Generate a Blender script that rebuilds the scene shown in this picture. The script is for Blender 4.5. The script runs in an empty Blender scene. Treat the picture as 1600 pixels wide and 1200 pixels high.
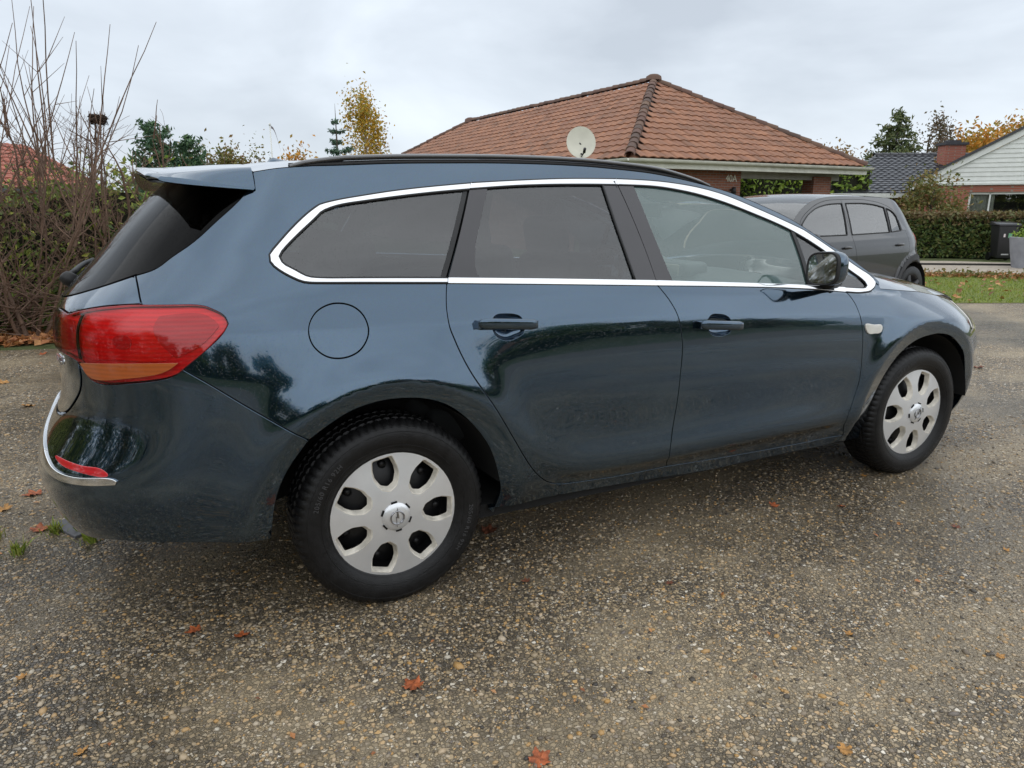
import bpy, bmesh, math, random
import numpy as np
from mathutils import Vector, Matrix
from mathutils.geometry import delaunay_2d_cdt

# ------------------------------------------------------------------ camera, world, light
scene = bpy.context.scene
col = scene.collection
rng = np.random.default_rng(7)
random.seed(7)
R_ = math.radians

cam_d = bpy.data.cameras.new('camera')
cam = bpy.data.objects.new('camera', cam_d)
col.objects.link(cam)
scene.camera = cam
cam_d.sensor_width = 36.0
cam_d.lens = 1129.0 / 1600.0 * 36.0
cam_d.clip_start = 0.05
cam_d.clip_end = 2000.0
YAW, PITCH, ROLL = R_(27.05), R_(13.72), R_(0.12)
_f = Vector((math.sin(YAW) * math.cos(PITCH), math.cos(YAW) * math.cos(PITCH), -math.sin(PITCH)))
_r = Vector((math.cos(YAW), -math.sin(YAW), 0))
_d = _f.cross(_r)
_r2 = _r * math.cos(ROLL) + _d * math.sin(ROLL)
_d2 = _d * math.cos(ROLL) - _r * math.sin(ROLL)
_m = Matrix((_r2, -_d2, -_f)).transposed().to_4x4()
_m.translation = (-0.67, -3.035, 1.313)
cam.matrix_world = _m

SUN_ELEV, SUN_AZ = R_(62), R_(205)          # azimuth clockwise from +y
world = bpy.data.worlds.new('World')
scene.world = world
world.use_nodes = True
wn = world.node_tree
wn.nodes.clear()
def wnode(t, **k):
    n = wn.nodes.new(t)
    for a, b in k.items():
        setattr(n, a, b)
    return n
w_out = wnode('ShaderNodeOutputWorld')
w_bg = wnode('ShaderNodeBackground')
w_bg.inputs['Strength'].default_value = 0.1
w_sky = wnode('ShaderNodeTexSky', sky_type='NISHITA', sun_disc=False, sun_elevation=SUN_ELEV, sun_rotation=SUN_AZ)
w_tc = wnode('ShaderNodeTexCoord')
w_map = wnode('ShaderNodeMapping')
w_map.inputs['Scale'].default_value = (1.0, 1.0, 2.6)
w_no = wnode('ShaderNodeTexNoise')
w_no.inputs['Scale'].default_value = 2.3
w_no.inputs['Detail'].default_value = 7
w_no.inputs['Roughness'].default_value = 0.5
w_no.inputs['Distortion'].default_value = 0.35
w_ramp = wnode('ShaderNodeValToRGB')
cr = w_ramp.color_ramp
cr.elements[0].position = 0.30; cr.elements[0].color = (3.5, 3.85, 4.3, 1)
cr.elements[1].position = 0.66; cr.elements[1].color = (5.6, 6.05, 6.55, 1)
w_mix = wnode('ShaderNodeMix', data_type='RGBA')
w_mix.inputs[0].default_value = 0.93
wn.links.new(w_tc.outputs['Generated'], w_map.inputs[0])
wn.links.new(w_map.outputs[0], w_no.inputs['Vector'])
wn.links.new(w_no.outputs['Fac'], w_ramp.inputs[0])
wn.links.new(w_sky.outputs[0], w_mix.inputs[6])
wn.links.new(w_ramp.outputs[0], w_mix.inputs[7])
wn.links.new(w_mix.outputs[2], w_bg.inputs[0])
wn.links.new(w_bg.outputs[0], w_out.inputs[0])

sun_d = bpy.data.lights.new('sun', 'SUN')
sun_d.energy = 0.9
sun_d.angle = R_(160)
sun_d.color = (1.0, 0.97, 0.92)
sun = bpy.data.objects.new('sun', sun_d)
col.objects.link(sun)
_sd = Vector((math.sin(SUN_AZ) * math.cos(SUN_ELEV), math.cos(SUN_AZ) * math.cos(SUN_ELEV), math.sin(SUN_ELEV)))
sun.rotation_euler = _sd.to_track_quat('Z', 'Y').to_euler()
sun.location = (0, -6, 12)

scene.view_settings.view_transform = 'Standard'
scene.view_settings.look = 'None'
scene.view_settings.gamma = 1.0
scene.view_settings.exposure = 0.80
scene.view_settings.use_curve_mapping = False

# ------------------------------------------------------------------ helpers
def tag(o, label=None, cat=None, group=None, kind=None):
    if label: o['label'] = label
    if cat: o['category'] = cat
    if group: o['group'] = group
    if kind: o['kind'] = kind
    return o

def root_of(o):
    while o.parent: o = o.parent
    return o

def empty(name, loc, label=None, cat=None, group=None):
    o = bpy.data.objects.new(name, None)
    o.empty_display_size = 0.2
    o.location = loc
    col.objects.link(o)
    return tag(o, label, cat, group)

def mesh(name, V, F, mat, parent=None, smooth=False, normals=None, mats=None, midx=None):
    V = np.asarray(V, float)
    if parent is not None:
        V = V - np.array(root_of(parent).location)
    me = bpy.data.meshes.new(name)
    F = [list(map(int, f)) for f in F]
    if normals is not None:
        F = [f for f in F if len(set(f)) == len(f)]
        normals = np.nan_to_num(np.asarray(normals, float)); normals[np.linalg.norm(normals, axis=1) < .1] = (0, 0, 1)
        V = np.nan_to_num(V)
    me.from_pydata(V.tolist(), [], F)
    if normals is not None: me.validate()
    if mats:
        for m in mats: me.materials.append(m)
    else:
        me.materials.append(mat)
    if midx is not None:
        me.polygons.foreach_set('material_index', np.asarray(midx, dtype=np.int32))
    if smooth or normals is not None:
        me.polygons.foreach_set('use_smooth', np.ones(len(me.polygons), dtype=bool))
    me.update()
    if normals is not None:
        me.normals_split_custom_set_from_vertices([tuple(n) for n in np.asarray(normals, float)])
    o = bpy.data.objects.new(name, me)
    col.objects.link(o)
    if parent is not None: o.parent = parent
    return o

def qmesh(name, V, Q, mat, parent=None, smooth=False):
    """fast path: all faces have the same vertex count (numpy)"""
    V = np.asarray(V, np.float32); Q = np.asarray(Q, np.int32)
    if parent is not None:
        V = V - np.array(root_of(parent).location, np.float32)
    me = bpy.data.meshes.new(name)
    n, k = Q.shape
    me.vertices.add(len(V)); me.vertices.foreach_set('co', V.ravel())
    me.loops.add(n * k); me.loops.foreach_set('vertex_index', Q.ravel())
    me.polygons.add(n)
    me.polygons.foreach_set('loop_start', np.arange(0, n * k, k, dtype=np.int32))
    me.polygons.foreach_set('use_smooth', np.full(n, smooth, dtype=bool))
    me.update(calc_edges=True); me.validate()
    me.materials.append(mat)
    o = bpy.data.objects.new(name, me)
    col.objects.link(o)
    if parent is not None: o.parent = parent
    return o

class MB:
    def __init__(self): self.V = []; self.F = []; self.n = 0
    def add(self, V, F):
        V = np.asarray(V, float)
        self.F += [[i + self.n for i in f] for f in F]
        self.V.append(V); self.n += len(V); return self
    def box(self, c, s, rz=0.0, M=None):
        x, y, z = np.array(s) / 2
        V = np.array([[-x,-y,-z],[x,-y,-z],[x,y,-z],[-x,y,-z],[-x,-y,z],[x,-y,z],[x,y,z],[-x,y,z]])
        if M is not None: V = V @ np.asarray(M).T
        elif rz:
            c_, s_ = math.cos(rz), math.sin(rz)
            V = V @ np.array([[c_, s_, 0], [-s_, c_, 0], [0, 0, 1]])
        return self.add(V + np.array(c), [[0,3,2,1],[4,5,6,7],[0,1,5,4],[1,2,6,5],[2,3,7,6],[3,0,4,7]])
    def tube(self, P, rad, k=6, cap=True):
        P = np.asarray(P, float); n = len(P)
        rad = np.broadcast_to(np.asarray(rad, float), (n,))
        T = np.gradient(P, axis=0); T /= np.linalg.norm(T, axis=1, keepdims=True) + 1e-12
        up = np.array([0, 0, 1.0]) if abs(T[0, 2]) < .9 else np.array([1.0, 0, 0])
        A = np.cross(T, up); A /= np.linalg.norm(A, axis=1, keepdims=True) + 1e-12
        B = np.cross(T, A)
        th = np.linspace(0, 2 * np.pi, k, endpoint=False)
        V = (P[:, None] + rad[:, None, None] * (np.cos(th)[None, :, None] * A[:, None] + np.sin(th)[None, :, None] * B[:, None])).reshape(-1, 3)
        F = [[i*k+j, i*k+(j+1)%k, (i+1)*k+(j+1)%k, (i+1)*k+j] for i in range(n-1) for j in range(k)]
        if cap: F += [list(range(k))[::-1], [(n-1)*k+j for j in range(k)]]
        return self.add(V, F)
    def grid(self, G, flip=False):
        G = np.asarray(G, float); a, b = G.shape[:2]
        F = [[i*b+j, (i+1)*b+j, (i+1)*b+j+1, i*b+j+1] for i in range(a-1) for j in range(b-1)]
        if flip: F = [f[::-1] for f in F]
        return self.add(G.reshape(-1, 3), F)
    def prism(self, poly, d):
        """poly: list of 3D points (planar), extruded by vector d"""
        P = np.asarray(poly, float); n = len(P); d = np.asarray(d, float)
        F = [list(range(n))[::-1], list(range(n, 2*n))] + [[i, (i+1)%n, n+(i+1)%n, n+i] for i in range(n)]
        return self.add(np.vstack([P, P + d]), F)
    def build(self, name, mat, parent=None, smooth=False):
        return mesh(name, np.vstack(self.V), self.F, mat, parent, smooth)

def recalc(o, bevel=0.0, seg=2, sub=0, smooth=False, angle=None):
    bm = bmesh.new(); bm.from_mesh(o.data)
    bmesh.ops.remove_doubles(bm, verts=bm.verts, dist=1e-6)
    bmesh.ops.recalc_face_normals(bm, faces=bm.faces)
    if bevel:
        bmesh.ops.bevel(bm, geom=[e for e in bm.edges if len(e.link_faces) == 2 and e.calc_face_angle(0) > .5] , offset=bevel, segments=seg, profile=.5, affect='EDGES', clamp_overlap=True)
    bm.to_mesh(o.data); bm.free()
    if smooth:
        o.data.polygons.foreach_set('use_smooth', np.ones(len(o.data.polygons), dtype=bool))
        if angle:
            try: o.data.set_sharp_from_angle(angle=angle)
            except Exception: pass
    o.data.update()
    return o

def rbox(name, c, s, mat, parent, r=.03, seg=3, rot=None):
    m = MB(); m.box((0,0,0), s)
    V = np.vstack(m.V)
    if rot is not None: V = V @ np.asarray(Matrix.Rotation(rot[1], 3, rot[0])).T
    o = mesh(name, V + np.array(c), m.F, mat, parent)
    return recalc(o, r, seg, smooth=True, angle=R_(50))

# ------------------------------------------------------------------ materials
MATS = {}
def mat_new(name):
    m = bpy.data.materials.new(name); m.use_nodes = True
    nt = m.node_tree; nt.nodes.clear()
    out = nt.nodes.new('ShaderNodeOutputMaterial')
    b = nt.nodes.new('ShaderNodeBsdfPrincipled')
    nt.links.new(b.outputs[0], out.inputs[0])
    MATS[name] = m
    return m, nt, b, out
def nd(nt, t, **k):
    n = nt.nodes.new(t)
    for a, v in k.items():
        if a in ('ins',):
            for kk, vv in v.items(): n.inputs[kk].default_value = vv
        else: setattr(n, a, v)
    return n
def ramp(nt, stops, src, mode='LINEAR'):
    n = nt.nodes.new('ShaderNodeValToRGB'); r = n.color_ramp; r.interpolation = mode
    while len(r.elements) < len(stops): r.elements.new(.5)
    for e, (p, c) in zip(r.elements, stops):
        e.position = p; e.color = (*c, 1) if len(c) == 3 else c
    if src is not None: nt.links.new(src, n.inputs[0])
    return n
def bump(nt, h, strength, dist, b, inp='Normal', chain=None):
    n = nd(nt, 'ShaderNodeBump'); n.inputs['Strength'].default_value = strength; n.inputs['Distance'].default_value = dist
    nt.links.new(h, n.inputs['Height'])
    if chain is not None: nt.links.new(chain, n.inputs['Normal'])
    if b is not None: nt.links.new(n.outputs[0], b.inputs[inp])
    return n
def simple(name, c, rough=.5, metal=0.0, var=.12, scale=6.0, coat=0.0, bmp=0.0, bscale=60.0, spec=None):
    """principled with a slight noise variation in colour and roughness"""
    m, nt, b, out = mat_new(name)
    tc = nd(nt, 'ShaderNodeTexCoord')
    no = nd(nt, 'ShaderNodeTexNoise', ins={'Scale': scale, 'Detail': 5})
    nt.links.new(tc.outputs['Object'], no.inputs['Vector'])
    lo = tuple(max(0, x * (1 - var)) for x in c); hi = tuple(min(1, x * (1 + var)) for x in c)
    rp = ramp(nt, [(.3, lo), (.7, hi)], no.outputs['Fac'])
    nt.links.new(rp.outputs[0], b.inputs['Base Color'])
    b.inputs['Roughness'].default_value = rough
    b.inputs['Metallic'].default_value = metal
    if spec is not None: b.inputs['Specular IOR Level'].default_value = spec
    if coat:
        b.inputs['Coat Weight'].default_value = coat; b.inputs['Coat Roughness'].default_value = .03
    if bmp:
        n2 = nd(nt, 'ShaderNodeTexNoise', ins={'Scale': bscale, 'Detail': 4})
        nt.links.new(tc.outputs['Object'], n2.inputs['Vector'])
        bump(nt, n2.outputs['Fac'], bmp, .01, b)
    return m
def leafmat(name, cols, rough=.55, trans=.25, gain=1.6):
    m, nt, b, out = mat_new(name)
    g = nd(nt, 'ShaderNodeNewGeometry')
    cols = [tuple(min(.7, v * gain) for v in c) for c in cols]
    rp = ramp(nt, [(i / max(1, len(cols) - 1), c) for i, c in enumerate(cols)], g.outputs['Random Per Island'])
    nt.links.new(rp.outputs[0], b.inputs['Base Color'])
    b.inputs['Roughness'].default_value = rough
    tr = nd(nt, 'ShaderNodeBsdfTranslucent'); nt.links.new(rp.outputs[0], tr.inputs[0])
    mx = nd(nt, 'ShaderNodeMixShader'); mx.inputs[0].default_value = trans
    nt.links.new(b.outputs[0], mx.inputs[1]); nt.links.new(tr.outputs[0], mx.inputs[2]); nt.links.new(mx.outputs[0], out.inputs[0])
    return m

def droplets(nt, tc, scale=260.0, thr=.30, dens=.55):
    """height of small rain beads, scattered"""
    vo = nd(nt, 'ShaderNodeTexVoronoi', ins={'Scale': scale, 'Randomness': 1.0})
    nt.links.new(tc.outputs['Object'], vo.inputs['Vector'])
    d = nd(nt, 'ShaderNodeMapRange', interpolation_type='SMOOTHSTEP', ins={'From Min': thr, 'From Max': 0.0, 'To Min': 0.0, 'To Max': 1.0})
    nt.links.new(vo.outputs['Distance'], d.inputs[0])
    sp = nd(nt, 'ShaderNodeSeparateColor'); nt.links.new(vo.outputs['Color'], sp.inputs[0])
    th = nd(nt, 'ShaderNodeMath', operation='LESS_THAN'); th.inputs[1].default_value = dens
    nt.links.new(sp.outputs[0], th.inputs[0])
    mu = nd(nt, 'ShaderNodeMath', operation='MULTIPLY'); nt.links.new(d.outputs[0], mu.inputs[0]); nt.links.new(th.outputs[0], mu.inputs[1])
    return mu.outputs[0]

def make_paint(name, base, metal=.75, rough=.36, drops=True, flake=True, cior=1.75):
    m, nt, b, out = mat_new(name)
    tc = nd(nt, 'ShaderNodeTexCoord')
    b.inputs['Base Color'].default_value = (*base, 1)
    b.inputs['Metallic'].default_value = metal
    b.inputs['Roughness'].default_value = rough
    b.inputs['Coat Weight'].default_value = 1.0
    b.inputs['Coat Roughness'].default_value = .012
    b.inputs['Coat IOR'].default_value = cior
    if flake:
        vo = nd(nt, 'ShaderNodeTexVoronoi', ins={'Scale': 900.0}); nt.links.new(tc.outputs['Object'], vo.inputs['Vector'])
        mx = nd(nt, 'ShaderNodeMix', data_type='RGBA', blend_type='MULTIPLY'); mx.inputs[0].default_value = .35
        mx.inputs[6].default_value = (*base, 1); nt.links.new(vo.outputs['Color'], mx.inputs[7])
        nt.links.new(mx.outputs[2], b.inputs['Base Color'])
    if drops:
        # thin road film low on the body, plus rain beads
        h = droplets(nt, tc, 230.0, .34, .42)
        bp = bump(nt, h, .32, .0012, b, 'Coat Normal')
        no = nd(nt, 'ShaderNodeTexNoise', ins={'Scale': 3.0, 'Detail': 6}); nt.links.new(tc.outputs['Object'], no.inputs['Vector'])
        mr = nd(nt, 'ShaderNodeMapRange', ins={'From Min': .35, 'From Max': .75, 'To Min': .008, 'To Max': .06}); nt.links.new(no.outputs['Fac'], mr.inputs[0])
        nt.links.new(mr.outputs[0], b.inputs['Coat Roughness'])
    return m
paint = make_paint('blue_green_metallic_paint', (.033, .083, .141), .95, .10)
paint_black = make_paint('black_car_paint', (.005, .005, .006), 0., .35, True, False, 1.4)

def make_glass(name, tint, refl_min=.02, haze=.03, hazecol=(.5, .55, .55), beads=True, ior=1.55):
    m, nt, b, out = mat_new(name)
    nt.nodes.remove(b)
    tc = nd(nt, 'ShaderNodeTexCoord')
    tr = nd(nt, 'ShaderNodeBsdfTransparent'); tr.inputs[0].default_value = (*tint, 1)
    gl = nd(nt, 'ShaderNodeBsdfGlossy'); gl.inputs['Roughness'].default_value = .01
    df = nd(nt, 'ShaderNodeBsdfDiffuse'); df.inputs[0].default_value = (*hazecol, 1)
    fr = nd(nt, 'ShaderNodeFresnel'); fr.inputs[0].default_value = ior
    add = nd(nt, 'ShaderNodeMath', operation='ADD', use_clamp=True); add.inputs[1].default_value = refl_min
    nt.links.new(fr.outputs[0], add.inputs[0])
    hm = nd(nt, 'ShaderNodeMixShader')
    nt.links.new(tr.outputs[0], hm.inputs[1]); nt.links.new(df.outputs[0], hm.inputs[2])
    hm.inputs[0].default_value = haze
    if beads:
        h = droplets(nt, tc, 250.0, .36, .5)
        bp = bump(nt, h, .5, .0015, gl)
        mr = nd(nt, 'ShaderNodeMath', operation='MULTIPLY_ADD', ins={1: .03, 2: haze}); nt.links.new(h, mr.inputs[0])
        nt.links.new(mr.outputs[0], hm.inputs[0])
    mx = nd(nt, 'ShaderNodeMixShader')
    nt.links.new(add.outputs[0], mx.inputs[0]); nt.links.new(hm.outputs[0], mx.inputs[1]); nt.links.new(gl.outputs[0], mx.inputs[2])
    nt.links.new(mx.outputs[0], out.inputs[0])
    return m
glass_front = make_glass('hazed_green_glass', (.92, .99, .97), .09, .15, (.36, .64, .60))  # teal haze painted in for the bright sky reflection and lit cabin
glass_dark = make_glass('privacy_glass', (.22, .27, .31), .085, .012, (.34, .40, .44))
glass_black = make_glass('black_glass', (.012, .013, .015), .0, .0, (.02, .02, .02), ior=1.22)
glass_window = make_glass('house_window_glass', (.90, .92, .93), .05, .0, beads=False)

def make_plain(name, c, rough, metal=0., **k): return simple(name, c, rough, metal, **k)
chrome = simple('satin_chrome', (.86, .87, .88), .12, 1.0, var=.04)
black_gloss = make_paint('gloss_black_trim', (.02, .02, .022), 0., .3, True, False)
pillar_black = simple('satin_black_pillar_film', (.030, .028, .032), .22, 0, var=.1, spec=.8)
rubber = simple('tyre_rubber', (.0085, .0085, .009), .42, 0, var=.4, scale=30, bmp=.2, bscale=220, spec=.32)
black_plastic = simple('black_plastic', (.014, .014, .015), .55, 0, var=.2)
liner = simple('wheel_liner_felt', (.008, .008, .008), .9)
silver = simple('silver_hubcap_paint', (.80, .815, .83), .28, .60, var=.05, scale=12)
steel_black = simple('black_steel_rim', (.012, .012, .013), .4, .3)
interior = simple('interior_cloth', (.022, .024, .026), .85)
interior_lt = simple('interior_headlining', (.34, .35, .33), .9)
dash_mat = simple('dashboard_plastic', (.075, .085, .085), .5)
screen_mat = simple('dash_screen', (.30, .28, .20), .3)
mirror_mat = simple('mirror_silver', (.80, .83, .84), .02, 1.0, var=.01)
dark_gap = simple('shadow_gap_black', (.004, .004, .004), .9)

def make_lens(name, c, rough=.06):
    m, nt, b, out = mat_new(name)
    tc = nd(nt, 'ShaderNodeTexCoord')
    wv = nd(nt, 'ShaderNodeTexWave', ins={'Scale': 26.0, 'Distortion': .0}); wv.bands_direction = 'Z'
    nt.links.new(tc.outputs['Object'], wv.inputs['Vector'])
    rp = ramp(nt, [(0, tuple(x * .8 for x in c)), (1, c)], wv.outputs['Fac'])
    nt.links.new(rp.outputs[0], b.inputs['Base Color'])
    b.inputs['Roughness'].default_value = .35
    b.inputs['Coat Weight'].default_value = 1.0; b.inputs['Coat Roughness'].default_value = .01; b.inputs['Coat IOR'].default_value = 1.6
    b.inputs['Subsurface Weight'].default_value = .0
    return m
lens_red = make_lens('red_lens', (.95, .016, .028))
lens_deep = make_lens('deep_red_lens', (.66, .010, .020))
lens_bright = make_lens('bright_red_reflector', (.95, .018, .022))
lens_amber = make_lens('amber_lens', (.45, .095, .012))
lens_clear = simple('clear_lens', (.75, .72, .66), .12, .1, coat=1.0)

# ------------------------------------------------------------------ station wagon: body surface (x forward from the rear axle, y to its left, z up; metres)
def pchip(xs,ys):
    xs=np.array(xs,float); ys=np.array(ys,float); h=np.diff(xs); d=np.diff(ys)/h; n=len(xs)
    m=np.zeros(n)
    for i in range(1,n-1):
        if d[i-1]*d[i]>0:
            w1=2*h[i]+h[i-1]; w2=h[i]+2*h[i-1]; m[i]=(w1+w2)/(w1/d[i-1]+w2/d[i])
    m[0]=d[0]; m[-1]=d[-1]
    def f(x):
        x=np.asarray(x,float); i=np.clip(np.searchsorted(xs,x)-1,0,n-2); t=(x-xs[i])/h[i]
        lin_lo=ys[0]+m[0]*(x-xs[0]); lin_hi=ys[-1]+m[-1]*(x-xs[-1])
        v=ys[i]*(1+2*t)*(1-t)**2+h[i]*m[i]*t*(1-t)**2+ys[i+1]*t*t*(3-2*t)+h[i]*m[i+1]*t*t*(t-1)
        return np.where(x<xs[0],lin_lo,np.where(x>xs[-1],lin_hi,v))
    return f
def nspl(xs,ys):   # natural cubic spline
    xs=np.array(xs,float); ys=np.array(ys,float); n=len(xs); h=np.diff(xs)
    A=np.eye(n); r=np.zeros(n)
    for i in range(1,n-1):
        A[i,i-1]=h[i-1]; A[i,i]=2*(h[i-1]+h[i]); A[i,i+1]=h[i]; r[i]=6*((ys[i+1]-ys[i])/h[i]-(ys[i]-ys[i-1])/h[i-1])
    M=np.linalg.solve(A,r)
    def f(x):
        x=np.asarray(x,float); xc=np.clip(x,xs[0],xs[-1]); i=np.clip(np.searchsorted(xs,xc)-1,0,n-2)
        a=(xs[i+1]-xc)/h[i]; b=(xc-xs[i])/h[i]
        v=a*ys[i]+b*ys[i+1]+((a**3-a)*M[i]+(b**3-b)*M[i+1])*h[i]**2/6
        s0=(ys[1]-ys[0])/h[0]-h[0]*M[1]/6; s1=(ys[-1]-ys[-2])/h[-1]+h[-1]*M[-2]/6
        return v+np.where(x<xs[0],(x-xs[0])*s0,0)+np.where(x>xs[-1],(x-xs[-1])*s1,0)
    return f
def sst(a,b,x):
    t=np.clip((x-a)/(b-a),0,1); return t*t*(3-2*t)
XC,A0=-.15,.9; XF,B0=2.75,.9
HZ=.318
zb=nspl([-1.1,-.5,-.04,.21,.6,1.07,1.38,1.92,2.25,2.7,3.1,3.4,3.7],[1.105,1.10,1.089,1.076,1.053,1.026,1.008,.968,.939,.893,.842,.79,.74])
P=nspl([-.9,-.35,0,.7,1.3,2.0,2.685,3.1,3.6],[.888,.890,.892,.897,.900,.899,.902,.890,.86])
f_=pchip([.10,.15,.20,.26,.32,.355,.42,.55,.68,.80,.88,.945,.953,.961,1.0,1.05,1.09,1.16],
         [-.15,-.112,-.086,-.064,-.038,-.024,-.0145,-.005,0,-.003,-.0085,-.0152,-.0165,-.0187,-.0310,-.0475,-.063,-.092])
xr=nspl([.15,.30,.45,.55,.64,.70,.85,.95,1.03,1.12,1.25,1.40,1.5],
        [-.87,-.975,-1.04,-1.035,-.985,-.957,-.945,-.94,-.915,-.83,-.715,-.56,-.45])
xf=nspl([.15,.25,.4,.55,.7,.8,.9,1.0],[3.52,3.60,3.66,3.66,3.60,3.50,3.36,3.2])
def nr(z): return 3.4-.5*sst(.98,1.3,z)
NF=2.5
def arch(x,z,x0):
    r=np.hypot(x-x0,z-HZ)
    o=.017*np.exp(-((r-.462)/.08)**2)
    i=.017-(.462-r)*.30
    return np.where(r>.462,o,np.maximum(i,-.05))*sst(.16,.30,z)
SW=np.array([[2.60,.40],[2.30,.378],[1.9,.365],[1.5,.36],[1.1,.355],[.85,.36],[.70,.375],[.58,.42],[.51,.49],[.475,.57],[.46,.64]])
_l=np.r_[0,np.cumsum(np.hypot(*np.diff(SW,axis=0).T))]; _t=np.linspace(0,_l[-1],70); SW=np.c_[nspl(_l,SW[:,0])(_t),nspl(_l,SW[:,1])(_t)]
def swoosh(x,z):
    # signed distance to swoosh ridge; + inside (up/forward)
    best=np.full(np.broadcast(x,z).shape,9.); sg=np.zeros_like(best); tt=np.zeros_like(best)
    L=np.r_[0,np.cumsum(np.hypot(*np.diff(SW,axis=0).T))]; 
    for k in range(len(SW)-1):
        a=SW[k]; d=SW[k+1]-a; l2=d@d
        t=np.clip(((x-a[0])*d[0]+(z-a[1])*d[1])/l2,0,1)
        dx=x-(a[0]+t*d[0]); dz=z-(a[1]+t*d[1]); dd=np.hypot(dx,dz); s=np.sign(d[0]*dz-d[1]*dx)
        m=dd<best; best=np.where(m,dd,best); sg=np.where(m,s,sg); tt=np.where(m,(L[k]+t*np.sqrt(l2))/L[-1],tt)
    ins=sg<0
    fade=sst(1.0,.80,tt)*sst(0.06,.34,tt)
    return fade*np.where(ins,.024*np.exp(-(best/.095)**2),.024*np.exp(-(best/.036)**2))
def width(x,z):
    b=zb(x)
    zz=z+(1.085-b)*np.clip((z-.4)/(b-.4),0,1)
    low=P(x)+f_(np.minimum(zz,1.16))+arch(x,z,0.)+arch(x,z,2.685)+swoosh(x,z)
    low=low+.026*np.exp(-((x-.02)/np.where(x<.02,.50,.42))**2)*(1-sst(.70,1.06,z))*sst(.2,.45,z)
    wb=P(x)-.061-.03*sst(0,-.7,x)-.02*sst(1.2,2.4,x)
    dz=z-b
    hi=wb-.40*dz-.38*dz*dz
    fr=sst(2.38,2.56,x); kw=.012+.085*sst(.05,-.45,x); k=sst(-1,1,dz/kw)*(1-fr)
    q=np.clip((z-(b-.17))/.17,0,1.6)
    low=low-.075*sst(2.35,3.0,x)*q**2.2
    return low*(1-k)+hi*k
def S(s,z):
    s=np.asarray(s,float); z=np.asarray(z,float)
    s,z=np.broadcast_arrays(s,z)
    x=XC+s
    # rear
    n=nr(z); psi=np.pi/2+np.minimum(s,0)/A0; c=np.cos(psi); sn=np.sin(psi)
    r=(np.abs(c)**n+np.abs(sn)**n)**(-1/n); a=XC-xr(z)
    xrr=XC-a*r*c; fy=r*sn
    # front
    ph=np.pi/2-np.maximum(s-(XF-XC),0)/B0; c2=np.cos(ph); s2=np.sin(ph)
    r2=(np.abs(c2)**NF+np.abs(s2)**NF)**(-1/NF); b=xf(z)-XF
    xff=XF+b*r2*c2; fy2=r2*s2
    x=np.where(s<0,xrr,np.where(s>XF-XC,xff,x))
    w=width(x,z)*np.where(s<0,fy,np.where(s>XF-XC,fy2,1))
    return np.stack([x,-w,z],-1)
def N(s,z,e=.003):
    a=S(np.asarray(s)+e,z)-S(np.asarray(s)-e,z); b=S(s,np.asarray(z)+e)-S(s,np.asarray(z)-e)
    n=np.cross(a,b); n/=np.linalg.norm(n,axis=-1,keepdims=True); return n
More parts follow.
